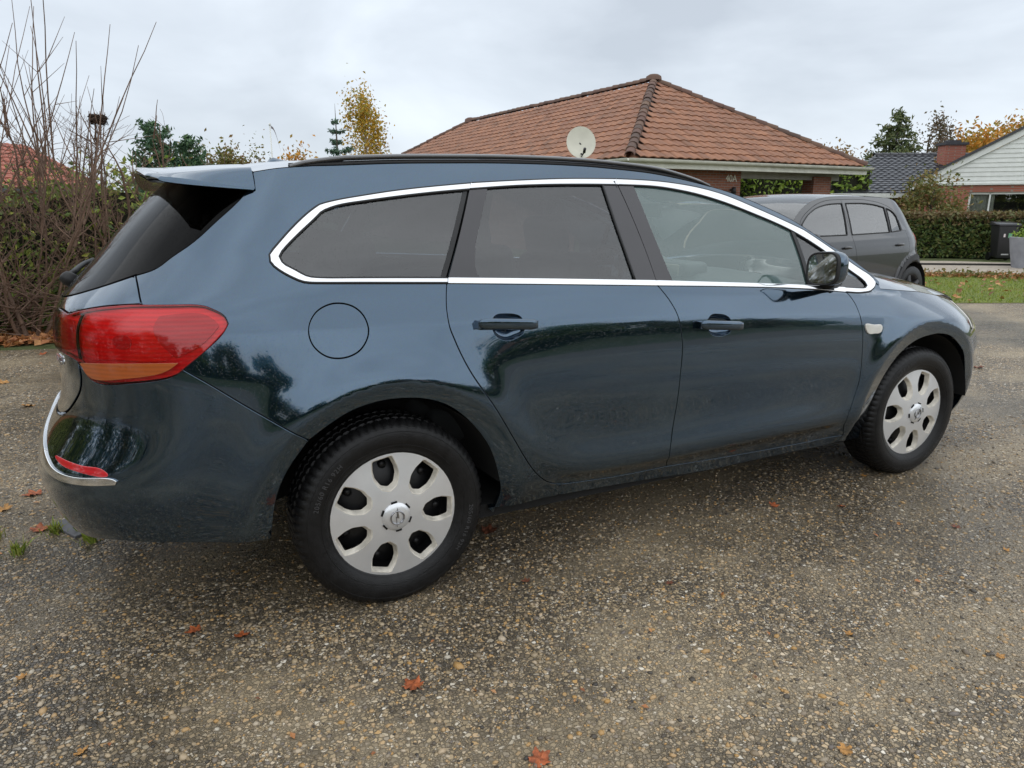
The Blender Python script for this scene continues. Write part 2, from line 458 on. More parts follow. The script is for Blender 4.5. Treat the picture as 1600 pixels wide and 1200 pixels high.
CV={
 'roof_edge':[(-0.398,1.422),(-0.262,1.433),(0.05,1.445),(0.265,1.457),(0.469,1.464),(0.671,1.469),(0.86,1.47),(1.038,1.467),(1.208,1.458),(1.341,1.448),(1.457,1.433),(1.586,1.411),(1.739,1.378),(1.852,1.344),(1.953,1.309),(2.088,1.254),(2.252,1.16),(2.39,1.08),(2.488,1.017),(2.543,0.972)],
 'q_out_top':[(0.53,1.394),(0.397,1.382),(0.242,1.365),(0.14,1.35),(0.055,1.336),(-0.001,1.323),(-0.066,1.3),(-0.152,1.254),(-0.223,1.199),(-0.242,1.175),(-0.237,1.16),(-0.21,1.139),(-0.154,1.113),(-0.107,1.098),(-0.051,1.094),(0.116,1.087),(0.368,1.075)],
 'q_in':[(0.371,1.09),(0.078,1.103),(-0.067,1.109),(-0.091,1.112),(-0.146,1.134),(-0.201,1.164),(-0.205,1.173),(-0.189,1.193),(-0.123,1.238),(-0.036,1.284),(0.012,1.307),(0.058,1.321),(0.136,1.333),(0.237,1.346),(0.392,1.363),(0.52,1.374)],
 'rd_top_out':[(0.534,1.395),(0.735,1.407),(0.94,1.416),(1.164,1.419)],
 'rd_top_in':[(1.162,1.397),(1.088,1.397),(0.913,1.395),(0.729,1.389),(0.523,1.375)],
 'rd_bot_top':[(0.375,1.09),(0.766,1.069),(1.219,1.043)],
 'rd_bot_bot':[(1.222,1.025),(0.763,1.052),(0.371,1.074)],
 'rd_glass':[(0.593,1.377),(0.829,1.392),(1.091,1.396),(1.094,1.264),(1.121,1.051),(0.766,1.069),(0.489,1.085),(0.481,1.105),(0.48,1.135),(0.493,1.182),(0.54,1.28)],
 'fd_top_out':[(1.167,1.419),(1.331,1.415),(1.509,1.4),(1.69,1.367),(1.871,1.308),(2.058,1.24),(2.13,1.212)],
 'fd_top_in':[(2.121,1.176),(2.043,1.213),(1.855,1.281),(1.673,1.337),(1.495,1.375),(1.32,1.394),(1.165,1.397)],
 'fd_bot_top':[(1.22,1.043),(1.538,1.021),(2.002,0.987),(2.292,0.961)],
 'fd_bot_bot':[(2.274,0.944),(2.082,0.965),(1.533,1.007),(1.223,1.025)],
 'tri_out':[(2.133,1.21),(2.244,1.146),(2.435,1.032),(2.497,0.994),(2.51,0.97),(2.491,0.949),(2.436,0.936),(2.373,0.936),(2.276,0.944)],
 'tri_in':[(2.294,0.96),(2.4,0.951),(2.433,0.953),(2.448,0.962),(2.437,0.978),(2.367,1.024),(2.228,1.115),(2.124,1.175)],
 'fd_glass':[(1.24,1.394),(1.32,1.394),(1.495,1.375),(1.673,1.337),(1.855,1.281),(2.043,1.213),(2.049,1.119),(2.051,0.983),(1.538,1.021),(1.298,1.038),(1.259,1.214)],
 'tri_glass':[(2.06,1.206),(2.124,1.175),(2.228,1.115),(2.367,1.024),(2.437,0.978),(2.448,0.962),(2.433,0.953),(2.4,0.951),(2.292,0.961),(2.071,0.981),(2.07,1.118)],
 'c_shut':[(0.367,1.074),(0.357,1.03),(0.352,0.99),(0.352,0.947),(0.365,0.899),(0.41,0.792),(0.487,0.672),(0.571,0.533),(0.649,0.411),(0.696,0.36),(0.753,0.321),(0.809,0.305)],
 'b_shut':[(1.223,1.025),(1.266,0.967),(1.29,0.918),(1.301,0.87),(1.311,0.805),(1.305,0.689),(1.296,0.548),(1.279,0.442),(1.271,0.356),(1.301,0.29)],
 'door_bot_r':[(0.809,0.305),(1.042,0.291),(1.301,0.29)],
 'door_bot_f':[(1.301,0.29),(1.574,0.278),(1.877,0.269),(2.119,0.266),(2.342,0.27)],
 'a_shut':[(2.276,0.944),(2.313,0.89),(2.329,0.833),(2.343,0.772),(2.348,0.69),(2.347,0.564),(2.317,0.441),(2.3,0.362),(2.342,0.27)],
 'sill_bot':[(0.531,0.239),(0.806,0.239),(1.174,0.24),(1.599,0.22),(1.899,0.224),(2.268,0.221),(2.502,0.221)],
 'arch_r':[(0.531,0.239),(0.541,0.312),(0.522,0.406),(0.489,0.502),(0.439,0.581),(0.374,0.651),(0.297,0.702),(0.211,0.726),(0.127,0.731),(0.038,0.718),(-0.053,0.681),(-0.13,0.634)],
 'arch_r2':[(-0.13,0.634),(-0.183,0.555),(-0.222,0.463),(-0.255,0.325)],
 'bump_shut':[(-0.13,0.634),(-0.235,0.701),(-0.324,0.762),(-0.405,0.824),(-0.476,0.875)],
 'tl_low':[(-0.476,0.874),(-0.43,0.909),(-0.389,0.942),(-0.356,0.977),(-0.347,0.994)],
 'tl_top':[(-0.347,0.994),(-0.354,1.01),(-0.391,1.033),(-0.423,1.044),(-0.484,1.048),(-0.595,1.048)],
 'tg_shut':[(-0.595,1.048),(-0.639,1.089),(-0.687,1.124)],
 'glass_edge':[(-0.687,1.124),(-0.623,1.146),(-0.596,1.172),(-0.543,1.213),(-0.48,1.278),(-0.431,1.323),(-0.401,1.357),(-0.39,1.387),(-0.398,1.422)],
 'fuel':[(0.086,0.947),(0.08,0.925),(0.068,0.906),(0.052,0.89),(0.031,0.879),(0.008,0.873),(-0.017,0.872),(-0.043,0.876),(-0.066,0.886),(-0.085,0.901),(-0.099,0.919),(-0.106,0.939),(-0.107,0.96),(-0.101,0.98),(-0.089,0.998),(-0.071,1.014),(-0.048,1.025),(-0.021,1.032),(0.006,1.033),(0.029,1.029),(0.05,1.02),(0.067,1.006),(0.079,0.988),(0.085,0.968)],
 'tail_full':[(-0.347,0.994),(-0.354,1.01),(-0.391,1.033),(-0.423,1.044),(-0.484,1.048),(-0.604,1.048),(-0.704,1.04),(-0.784,1.027),(-0.865,1.009)],
 'tail_full_low':[(-0.808,0.888),(-0.792,0.881),(-0.764,0.849),(-0.74,0.833),(-0.709,0.829),(-0.625,0.836),(-0.536,0.847),(-0.489,0.861),(-0.448,0.892),(-0.389,0.942),(-0.356,0.977)],
 'amber':[(-0.783,0.88),(-0.755,0.848),(-0.731,0.84),(-0.623,0.849),(-0.551,0.859),(-0.513,0.871),(-0.483,0.891),(-0.618,0.89)],
 'fog':[(-0.873,0.586),(-0.82,0.588),(-0.711,0.585),(-0.668,0.581),(-0.65,0.57),(-0.718,0.566),(-0.786,0.57),(-0.836,0.576)],
 'chrome_low':[(-0.62,0.552),(-0.631,0.557),(-0.714,0.552),(-0.796,0.549),(-0.852,0.554),(-0.91,0.567),(-0.965,0.579)],
 'chrome_low2':[(-1.004,0.552),(-0.937,0.545),(-0.881,0.537),(-0.802,0.531),(-0.724,0.533),(-0.622,0.543)],
 'bump_bot':[(-0.258,0.311),(-0.471,0.34),(-0.665,0.35),(-0.781,0.335),(-0.856,0.341)],
 'arch_f':[(2.502,0.221),(2.508,0.304),(2.47,0.377),(2.503,0.488),(2.564,0.594),(2.659,0.668),(2.768,0.705),(2.883,0.716)],
 'arch_f2':[(2.883,0.716),(2.997,0.696),(3.093,0.638),(3.167,0.546),(3.217,0.453),(3.283,0.3),(3.305,0.22)],
 'repeater':[(2.36,0.795),(2.416,0.792),(2.467,0.78),(2.462,0.763),(2.421,0.756),(2.374,0.764)],
 'handle_r':[(0.445,0.952),(0.667,0.91)],
 'handle_f':[(1.383,0.883),(1.602,0.837)],
 'bowl_r':[(0.51,0.949),(0.527,0.963),(0.554,0.965),(0.597,0.96),(0.619,0.948),(0.623,0.924),(0.622,0.903),(0.596,0.886),(0.561,0.879),(0.532,0.887),(0.514,0.903),(0.507,0.925)],
 'bowl_f':[(1.442,0.886),(1.464,0.902),(1.494,0.902),(1.533,0.894),(1.555,0.876),(1.561,0.855),(1.558,0.835),(1.524,0.819),(1.49,0.818),(1.457,0.828),(1.441,0.849)],
 'mirror_reflect':[(2.099,1.125),(2.171,0.987)],
}

# ------------------------------------------------------------------ panel maker
def resample(pts, step=.010):
    P = np.asarray(pts, float)
    L = np.r_[0, np.cumsum(np.hypot(*np.diff(P, axis=0).T))]
    n = max(2, int(math.ceil(L[-1] / step)) + 1)
    t = np.linspace(0, L[-1], n)
    if len(P) < 4:
        return np.c_[np.interp(t, L, P[:, 0]), np.interp(t, L, P[:, 1])] if len(P) < 3 else np.c_[nspl(L, P[:, 0])(t), nspl(L, P[:, 1])(t)]
    return np.c_[pchip(L, P[:, 0])(t) * .5 + nspl(L, P[:, 0])(t) * .5, pchip(L, P[:, 1])(t) * .5 + nspl(L, P[:, 1])(t) * .5]
def closed(pts, step=.010):
    P = np.asarray(pts, float)
    Q = np.vstack([P[-3:], P, P[:3]])
    L = np.r_[0, np.cumsum(np.hypot(*np.diff(Q, axis=0).T))]
    a, b = L[3], L[3 + len(P)]
    n = max(8, int((b - a) / step))
    t = np.linspace(a, b, n, endpoint=False)
    return np.c_[nspl(L, Q[:, 0])(t), nspl(L, Q[:, 1])(t)]
def loop(*cs, step=.010):
    out = []
    for c in cs:
        r = resample(c, step)
        for p in r:
            if not out or np.hypot(*(np.array(out[-1]) - p)) > step * .25: out.append(p)
    while np.hypot(*(np.array(out[-1]) - out[0])) < step * .25: out.pop()
    return np.array(out)
def area(P): return .5 * np.sum(P[:, 0] * np.roll(P[:, 1], -1) - np.roll(P[:, 0], -1) * P[:, 1])
def ccw(P): return P if area(P) > 0 else P[::-1]
def inset(P, d):
    """move a ccw loop inward by d"""
    if d == 0: return P
    a = np.roll(P, 1, axis=0); b = np.roll(P, -1, axis=0)
    e1 = P - a; e2 = b - P
    n1 = np.c_[-e1[:, 1], e1[:, 0]] / (np.linalg.norm(e1, axis=1, keepdims=True) + 1e-12)
    n2 = np.c_[-e2[:, 1], e2[:, 0]] / (np.linalg.norm(e2, axis=1, keepdims=True) + 1e-12)
    n = n1 + n2; n /= np.linalg.norm(n, axis=1, keepdims=True) + 1e-9
    k = 1 / np.clip((n * n1).sum(1), .45, 1)
    return P + n * (d * k)[:, None]
def inside(pts, P):
    x, y = pts[:, 0], pts[:, 1]; r = np.zeros(len(pts), bool)
    for (x1, y1), (x2, y2) in zip(P, np.roll(P, -1, axis=0)):
        if y1 == y2: continue
        c = (y1 > y) != (y2 > y)
        r ^= c & (x < (x2 - x1) * (y - y1) / (y2 - y1) + x1)
    return r
def edist(pts, P):
    d = np.full(len(pts), 9.0)
    for i in range(0, len(P), 64):
        d = np.minimum(d, np.sqrt(((pts[:, None] - P[None, i:i+64]) ** 2).sum(-1)).min(1))
    return d
def triangulate(outer, holes, step):
    lo, hi = outer.min(0), outer.max(0)
    gx, gy = np.meshgrid(np.arange(lo[0], hi[0], step), np.arange(lo[1], hi[1], step * .9), indexing='ij')
    gx = gx + (np.arange(gx.shape[1]) % 2)[None] * step * .5
    pts = np.c_[gx.ravel(), gy.ravel()]
    ok = inside(pts, outer)
    for h in holes: ok &= ~inside(pts, h)
    pts = pts[ok]
    if len(pts):
        d = edist(pts, outer)
        for h in holes: d = np.minimum(d, edist(pts, h))
        pts = pts[d > step * .55]
    loops = [outer] + list(holes)
    allp = np.vstack(loops + [pts]) if len(pts) else np.vstack(loops)
    edges = []; k = 0; idx = []
    for L in loops:
        n = len(L); edges += [(k + i, k + (i + 1) % n) for i in range(n)]; idx.append(np.arange(k, k + n)); k += n
    v, e, f, ov, oe, of = delaunay_2d_cdt([Vector(p) for p in allp], edges, [], 0, 1e-7)
    v = np.array([tuple(p) for p in v])
    f = np.array([t for t in f if len(t) == 3])
    cen = v[f].mean(1)
    ok = inside(cen, outer)
    for h in holes: ok &= ~inside(cen, h)
    f = f[ok]
    a = v[f]; ar = (a[:, 1, 0]-a[:, 0, 0])*(a[:, 2, 1]-a[:, 0, 1])-(a[:, 2, 0]-a[:, 0, 0])*(a[:, 1, 1]-a[:, 0, 1])
    f[ar < 0] = f[ar < 0][:, ::-1]
    # map of original loop points to output verts
    mp = {}
    for new, olds in enumerate(ov):
        for o_ in olds: mp[o_] = new
    return v, f, [[mp.get(int(i), int(i)) for i in L] for L in idx]

def skin(Sf, Nf, outer, holes=(), off=0.0, gap=.003, flange=.014, er=.0018, step=.018):
    """vertices, faces and normals of one panel cut from surface Sf, with rolled edges"""
    outer = inset(ccw(np.asarray(outer)), gap)
    holes = [inset(ccw(np.asarray(h)), -gap)[::-1] for h in holes]
    v, f, L = triangulate(outer, holes, step)
    n = Nf(v[:, 0], v[:, 1]); p = Sf(v[:, 0], v[:, 1]) + n * off
    V = [p]; NN = [n]; F = f.tolist(); k = len(p)
    if flange:
        for lp in L:
            lp = np.array(lp); m = len(lp)
            b = p[lp]; nb = n[lp]
            t = np.roll(b, -1, axis=0) - np.roll(b, 1, axis=0)
            t /= np.linalg.norm(t, axis=1, keepdims=True) + 1e-12
            o = np.cross(t, nb)                     # outward, since loops keep the panel on their left
            r1 = b + o * er * .7 - nb * er * .3; r2 = b + o * er - nb * er; r3 = r2 - nb * flange
            n1 = nb + .8 * o; n1 /= np.linalg.norm(n1, axis=1, keepdims=True)
            V += [r1, r2, r3]; NN += [n1, o, o]
            rings = [lp, np.arange(k, k + m), np.arange(k + m, k + 2*m), np.arange(k + 2*m, k + 3*m)]
            k += 3 * m
            for A, B in zip(rings[:-1], rings[1:]):
                for i in range(m):
                    j = (i + 1) % m
                    F.append([A[i], B[i], B[j], A[j]])
    return np.vstack(V), F, np.vstack(NN)
def mirrored(V, F, NN):
    V = V.copy(); NN = NN.copy(); V[:, 1] *= -1; NN[:, 1] *= -1
    return V, [list(f)[::-1] for f in F], NN

def S_of(s, z): return S(s, z)
def panel(name, outer, mat, parents, holes=(), both=True, **k):
    """one panel on the right side and its twin on the left; parents = (right, left)"""
    V, F, NN = skin(S, N, outer, holes, **k)
    out = [mesh(name, V, F, mat, parents[0], normals=NN)]
    if both:
        out.append(mesh(name, *mirrored(V, F, NN)[:2], mat, parents[1], normals=mirrored(V, F, NN)[2]))
    return out
SC = -A0 * math.pi / 2                # surface parameter of the tail's centre line
SCF = XF - XC + B0 * math.pi / 2      # and of the nose
def across(P, c):
    """close a half outline (open polyline ending on both ends at centre c) with its mirror image"""
    P = np.asarray(P); M = P[::-1].copy(); M[:, 0] = 2 * c - M[:, 0]
    return np.vstack([P, M])

# ------------------------------------------------------------------ station wagon: panels
car = empty('station_wagon', (0, 0, 0), 'dark blue-green station wagon parked on the wet asphalt, chrome window line, silver hubcaps', 'car')
rv = lambda c: list(c)[::-1]
both = (car, car)
c = CV
# body side: from the tail round the wheel arch and along the roof to the windscreen pillar
fuel = closed(c['fuel'], .008)
top_back = rv(c['roof_edge'])
side_out = loop(c['q_out_top'][:1] + [], c['q_out_top'], c['c_shut'], [c['c_shut'][-1], (.80, .251)], [(.80, .251), (.518, .252)], c['arch_r'], c['bump_shut'], c['tl_low'], c['tl_top'], c['tg_shut'], c['glass_edge'], c['roof_edge'],
                [c['roof_edge'][-1], (2.54, .955)], [(2.54, .955), (2.513, .972)], rv(c['tri_out'][:5]), rv(c['fd_top_out']), rv(c['rd_top_out']), step=.010)
bs = panel('body_side', side_out, paint, both, holes=[fuel], step=.014, flange=.02)
fl = skin(S, N, fuel, (), -.0006, .0035, .012, step=.012)
mesh('fuel_flap', fl[0], fl[1], paint, bs[0], normals=fl[2])
V_, F_, N_ = mirrored(*fl); mesh('fuel_flap_blank', V_, F_, paint, bs[1], normals=N_)
# rear and front doors
bowl_r = closed(c['bowl_r'], .006); bowl_f = closed(c['bowl_f'], .006)
rd = panel('door', loop(rv(c['rd_bot_bot']), c['b_shut'], rv(c['door_bot_r']), rv(c['c_shut'])), paint, both, holes=[bowl_r], step=.013)
fd = panel('door', loop(rv(c['fd_bot_bot']), c['a_shut'], rv(c['door_bot_f']), rv(c['b_shut'])), paint, both, holes=[bowl_f], step=.013)
fd_p, rd_p = tuple(fd), tuple(rd)
# handle bowls: a dish behind the opening
def bowl(P, parents):
    P = ccw(P); cen = P.mean(0); rings = []
    for k, dep in ((1.03, .002), (1.0, .008), (.90, .022), (.6, .032), (.05, .034)):
        q = cen + (P - cen) * k; nn = N(q[:, 0], q[:, 1]); rings.append(S(q[:, 0], q[:, 1]) - nn * dep)
    G = np.stack(rings, 1); G = np.concatenate([G, G[:1]], 0)
    for p, sg in zip(parents, (1, -1)):
        g = G.copy(); g[..., 1] *= sg
        m = MB(); m.grid(g, flip=(sg < 0)); m.build('handle_recess', paint, p, True)
bowl(bowl_r, rd_p); bowl(bowl_f, fd_p)
def handle(a, b, parents):
    a, b = np.array(a), np.array(b); n = 25; V = []
    L = b[0] - a[0]; z0, z1 = a[1] - .013, b[1] + .013
    for i in range(n):
        t = i / (n - 1); s = a[0] + L * t; z = z0 + (z1 - z0) * t
        e = min(t, 1 - t) / .12
        k = .6 + .4 * min(1, e) ** .5
        if i in (0, n - 1): k = .25
        bow = .022 + .010 * math.sin(math.pi * t)
        nn = N(s, z); p = S(s, z) + nn * bow
        for j in range(14):
            th = 2 * math.pi * j / 14
            cz, cn = math.cos(th), math.sin(th)
            dz = .0185 * k * math.copysign(abs(cz) ** .7, cz); dn = .0125 * k * math.copysign(abs(cn) ** .7, cn)
            V.append(p + np.array([0, 0, 1.0]) * dz + nn * dn)
    V = np.array(V)
    F = [[i*14+j, i*14+(j+1) % 14, (i+1)*14+(j+1) % 14, (i+1)*14+j] for i in range(n-1) for j in range(14)]
    F += [list(range(14))[::-1], [(n-1)*14+j for j in range(14)]]
    # mounting feet at both ends
    for p, sg in zip(parents, (1, -1)):
        m = MB(); v = V.copy(); v[:, 1] *= sg; m.add(v, F)
        for t in (.06, .94):
            s = a[0] + L * t; z = z0 + (z1 - z0) * t; q = S(s, z); nn = N(s, z)
            q = q + nn * .011; q[1] *= sg
            m.box(q, (.028, .026, .026))
        recalc(m.build('door_handle', paint, p, True), 0, smooth=True, angle=R_(45))
handle(c['handle_r'][0], c['handle_r'][1], rd_p); handle(c['handle_f'][0], c['handle_f'][1], fd_p)

# window line: chrome strips, dark pillar covers and panes
strip = dict(off=.004, gap=.0006, flange=.010, er=.002, step=.02)
panel('window_trim', loop(c['q_out_top'], c['q_in']), chrome, tuple(bs), **strip)
panel('window_trim', loop(c['rd_top_out'], c['rd_top_in']), chrome, rd_p, **strip)
panel('window_trim', loop(c['rd_bot_top'], c['rd_bot_bot']), chrome, rd_p, **strip)
panel('window_trim', loop(c['fd_top_out'], c['fd_top_in']), chrome, fd_p, **strip)
panel('window_trim', loop(c['fd_bot_top'], c['fd_bot_bot']), chrome, fd_p, **strip)
fenders_trim = loop(c['tri_out'], c['tri_in'])
pane = dict(off=-.004, gap=0.0, flange=.003, er=.0005, step=.03)
qg = loop([(.350, 1.092), (.501, 1.3745)], rv(c['q_in'][:-1][1:])[0:0] or [(.501, 1.3745), (.387, 1.364)], rv(c['q_in'])[1:-1], [(.074, 1.105), (.350, 1.092)])
qf = loop([(.366, 1.092), (.515, 1.3745)], [(.515, 1.3745), (.501, 1.3745)], [(.501, 1.3745), (.350, 1.092)])
panel('quarter_window', qg, glass_dark, tuple(bs), **pane)
panel('window_seal', qf, black_plastic, tuple(bs), off=-.002, gap=0., flange=.006, step=.03)
rdg = loop(c['rd_glass'][:3], c['rd_glass'][2:5], c['rd_glass'][4:7], c['rd_glass'][6:9], c['rd_glass'][8:] + c['rd_glass'][:1])
panel('window_pane', rdg, glass_dark, rd_p, **pane)
fdg = loop(c['fd_glass'][:6], c['fd_glass'][5:8], c['fd_glass'][7:10], c['fd_glass'][9:] + c['fd_glass'][:1])
panel('window_pane', fdg, glass_front, fd_p, **pane)
cov = dict(off=.001, gap=.0012, flange=.012, er=.001, step=.025)
panel('pillar_cover', loop(c['rd_glass'][8:] + c['rd_glass'][:1], [c['rd_glass'][0], c['rd_top_in'][-1]], [c['rd_top_in'][-1], c['rd_bot_top'][0]], [c['rd_bot_top'][0], c['rd_glass'][6]], rv(c['rd_glass'][6:9])[::-1]), pillar_black, rd_p, **cov)
panel('pillar_cover', loop(c['rd_glass'][2:5], [c['rd_glass'][4], c['rd_bot_top'][-1]], [c['rd_bot_top'][-1], c['rd_top_in'][0]], [c['rd_top_in'][0], c['rd_glass'][2]]), pillar_black, rd_p, **cov)
panel('pillar_cover', loop(c['fd_glass'][9:] + c['fd_glass'][:1], [c['fd_glass'][0], c['fd_top_in'][-1]], [c['fd_top_in'][-1], c['fd_bot_top'][0]], [c['fd_bot_top'][0], c['fd_glass'][9]]), pillar_black, fd_p, **cov)
panel('window_divider', loop([(2.043, 1.212), (2.049, 1.119), (2.051, .983)], [(2.051, .983), (2.0715, .981)], [(2.0715, .981), (2.070, 1.118), (2.062, 1.205)]), black_plastic, fd_p, off=.003, gap=.0, flange=.012, er=.001, step=.03)
# rubber seal behind every window trim
def seal(P, parents, w=.012):
    P = np.asarray(P)
    for p, sg in zip(parents, (1, -1)):
        nn = N(P[:, 0], P[:, 1]); q = S(P[:, 0], P[:, 1]) + nn * .0005; q[:, 1] *= sg
        m = MB(); m.tube(q, .0045, 6); m.build('window_seal', black_plastic, p, True)
seal(resample(c['q_out_top'], .02), tuple(bs)); seal(resample(c['q_in'], .02), tuple(bs))
seal(resample(c['rd_top_in'], .02), rd_p); seal(resample(c['fd_top_in'], .02), fd_p)
seal(resample(c['rd_glass'][2:5], .02), rd_p)
seal(resample(c['rd_top_out'], .02), rd_p); seal(resample(c['fd_top_out'], .02), fd_p)

# front wing, with its small window, repeater lamp
zft = lambda x: zb(x) + .018
fx = np.linspace(2.54, 3.33, 14)
wing_top = [(x_, float(zft(x_ + XC if x_ + XC < XF else x_ + XC))) for x_ in fx]
wing = loop([c['a_shut'][0], c['tri_out'][-2], c['tri_out'][-3], c['tri_out'][-4], c['tri_out'][-5]], [c['tri_out'][-5], (2.54, .955)], [(2.54, .955), wing_top[0]], wing_top, [wing_top[-1], (3.26, .70), (3.10, .632)], rv(c['arch_f2'][:3]), rv(c['arch_f']), [c['arch_f'][0], (2.33, .233)], [(2.33, .233), c['a_shut'][-1]], rv(c['a_shut']))
wg = panel('front_wing', wing, paint, both, step=.013)
panel('window_trim', fenders_trim, chrome, tuple(wg), **strip)
panel('corner_window', loop(c['tri_glass']), glass_dark, tuple(wg), **pane)
seal(resample(c['tri_in'], .02), tuple(wg), .02); seal(resample(c['tri_out'], .02), tuple(wg))
panel('side_repeater', closed(c['repeater'], .006), lens_clear, tuple(wg), off=.006, gap=0, flange=.008, er=.003, step=.01)
# sill
panel('sill', loop([(.80, .251), (.80, .312)], c['door_bot_r'], c['door_bot_f'], [c['door_bot_f'][-1], (2.33, .233)], rv([p for p in c['sill_bot'] if .8 < p[0] < 2.3])[:-1] + [(.80, .251)]), paint, both, step=.02, flange=.05)

# tail: bumper, tailgate, window, lamps
bt = [(-1.414, .655), (-1.25, .658), (-1.05, .672), (-.935, .70), (-.855, .752), (-.806, .805), (-.794, .845), (-.798, .874)]
bump_half = np.vstack([resample([(-1.414, .215), (-1.2, .225), (-1.0, .27), (-.86, .325)]), resample(rv(c['bump_bot'])[1:]), resample([(-.259, .319), (-.256, .332)]), resample(rv(c['arch_r2'])), resample(c['bump_shut']),
    resample([c['bump_shut'][-1], (-.49, .861), (-.536, .845), (-.625, .834), (-.708, .827), (-.742, .831), (-.765, .848), (-.798, .874)], .006), resample(rv(bt), .006)])
rb = panel('rear_bumper', across(bump_half[::-1][::-1], SC)[:-1], paint, both, both=False, step=.02, flange=.03)[0]
tg_low = [(-1.414, .662), (-1.25, .665), (-1.05, .679), (-.937, .706), (-.860, .756), (-.812, .806), (-.801, .845), (-.805, .884)]
tail_in = [(-.80, .84), (-.812, .89), (-.862, .905)]
tg_half = np.vstack([resample(tg_low), resample([(-.805, .884), (-.86, .890)]), resample([(-.86, .890), (-1.055, .903)]), resample([(-1.06, .905), (-1.09, .95), (-1.05, 1.0), (-.865, 1.013)]), resample([(-.865, 1.013), (-.784, 1.031), (-.704, 1.044), (-.600, 1.052)]), resample(c['tg_shut']),
    resample([(-.687, 1.124), (-.80, 1.088), (-.95, 1.055), (-1.15, 1.035), (-1.414, 1.03)])])
tg = panel('tailgate', across(tg_half, SC)[:-1], paint, both, both=False, step=.02, flange=.02)[0]
gl_half = np.vstack([resample([(-1.414, 1.032), (-1.15, 1.037), (-.95, 1.057), (-.80, 1.09), (-.69, 1.126)]), resample(c['glass_edge'][:-1]), resample([(-.392, 1.387), (-.6, 1.40), (-1.0, 1.41), (-1.414, 1.412)])])
panel('rear_window', across(gl_half, SC)[:-1], glass_black, (tg, tg), both=False, step=.03, off=-.001, gap=.003, flange=.01)
tl = ccw(loop(c['tail_full'], [c['tail_full'][-1], (-1.05, .998), (-1.085, .95), (-1.055, .908), (-.86, .893), c['tail_full_low'][0]], c['tail_full_low'], [c['tail_full_low'][-1], c['tail_full'][0]]))
lamp = panel('tail_light', tl, lens_red, both, off=-.012, gap=.002, flange=.02, step=.02)
def lp(name, P, m, off, gap=.0, step=.02):
    panel(name, np.asarray(P), m, tuple(lamp), off=off, gap=gap, flange=.004, er=.001, step=step)
lp('lamp_bowl', closed([(-.775, .900), (-.765, .985), (-.70, 1.018), (-.60, 1.012), (-.52, .965), (-.50, .915), (-.60, .896), (-.70, .896)]), lens_bright, -.008)
lp('lamp_bowl', closed([(-.655, .935), (-.665, .955), (-.64, .968), (-.612, .958), (-.612, .940), (-.63, .93)]), lens_deep, -.004)
lp('lamp_bowl', loop([(-.49, .905), (-.545, 1.0), (-.535, 1.022)], [(-.535, 1.022), (-.43, 1.026), (-.385, 1.005), (-.372, .99)], [(-.372, .99), (-.42, .94), (-.49, .905)]), lens_deep, -.006)
lp('lamp_seam', loop([(-.792, .89), (-.802, .95), (-.79, 1.018)], [(-.79, 1.018), (-.797, 1.019)], [(-.797, 1.019), (-.809, .95), (-.799, .889)], step=.004), dark_gap, -.002)
lp('lamp_bowl', closed([(-.83, .915), (-.83, .985), (-.90, .985), (-.93, .95), (-.90, .915)]), lens_deep, -.006)
lp('indicator_lens', loop(c['amber'][:7], [c['amber'][6], c['amber'][7], c['amber'][0]]), lens_amber, .0062)
red_skin = make_glass('red_lamp_cover', (1.0, .55, .55), .0, .0, beads=True)
panel('lamp_cover', tl, red_skin, tuple(lamp), off=.005, gap=.0025, flange=.018, er=.004, step=.018)
rfl = panel('reflector', closed(c['fog'], .008), lens_deep, (rb, rb), off=.001, gap=.0, flange=.01, er=.002, step=.015)
ch_half = np.vstack([resample([(-1.414, .60), (-1.2, .60), (-1.05, .592), (-.965, .580)]), resample(rv(c['chrome_low'])), resample([c['chrome_low'][0], c['chrome_low2'][-1]]), resample(rv(c['chrome_low2'])), resample([c['chrome_low2'][0], (-1.15, .565), (-1.414, .570)])])
panel('bumper_trim', across(ch_half, SC)[:-1], chrome, (rb, rb), both=False, off=.006, gap=.0, flange=.008, er=.002, step=.02)

# nose: bumper, lamps, grille
fb_half = np.vstack([resample([(SCF, .20), (3.9, .20), (3.5, .20), (3.30, .205)]), resample(rv(c['arch_f2'][3:-1])), resample([c['arch_f2'][3], (3.12, .615), (3.10, .632)]), resample([(3.10, .632), (3.26, .70), (3.30, .715)]), resample([(3.30, .715), (3.5, .665), (3.72, .64), (3.85, .66), (4.0, .665), (SCF, .665)])])
fb = panel('front_bumper', across(fb_half, SCF)[:-1], paint, both, both=False, step=.025, flange=.03)[0]
hl = loop([(3.275, .708), (3.32, .80), (3.36, .835)], [(3.36, .835), (3.55, .79), (3.80, .745), (3.87, .70)], [(3.87, .70), (3.84, .665), (3.72, .645)], [(3.72, .645), (3.5, .67), (3.275, .708)])
panel('headlight', hl, lens_clear, both, off=.002, gap=.002, flange=.02, er=.003, step=.025)
gr_half = np.vstack([resample([(SCF, .668), (4.0, .668), (3.88, .69)]), resample([(3.88, .69), (3.9, .73), (4.0, .755), (SCF, .76)])])
panel('grille', across(gr_half, SCF)[:-1], black_plastic, both, both=False, off=-.01, gap=.002, flange=.01, step=.03)

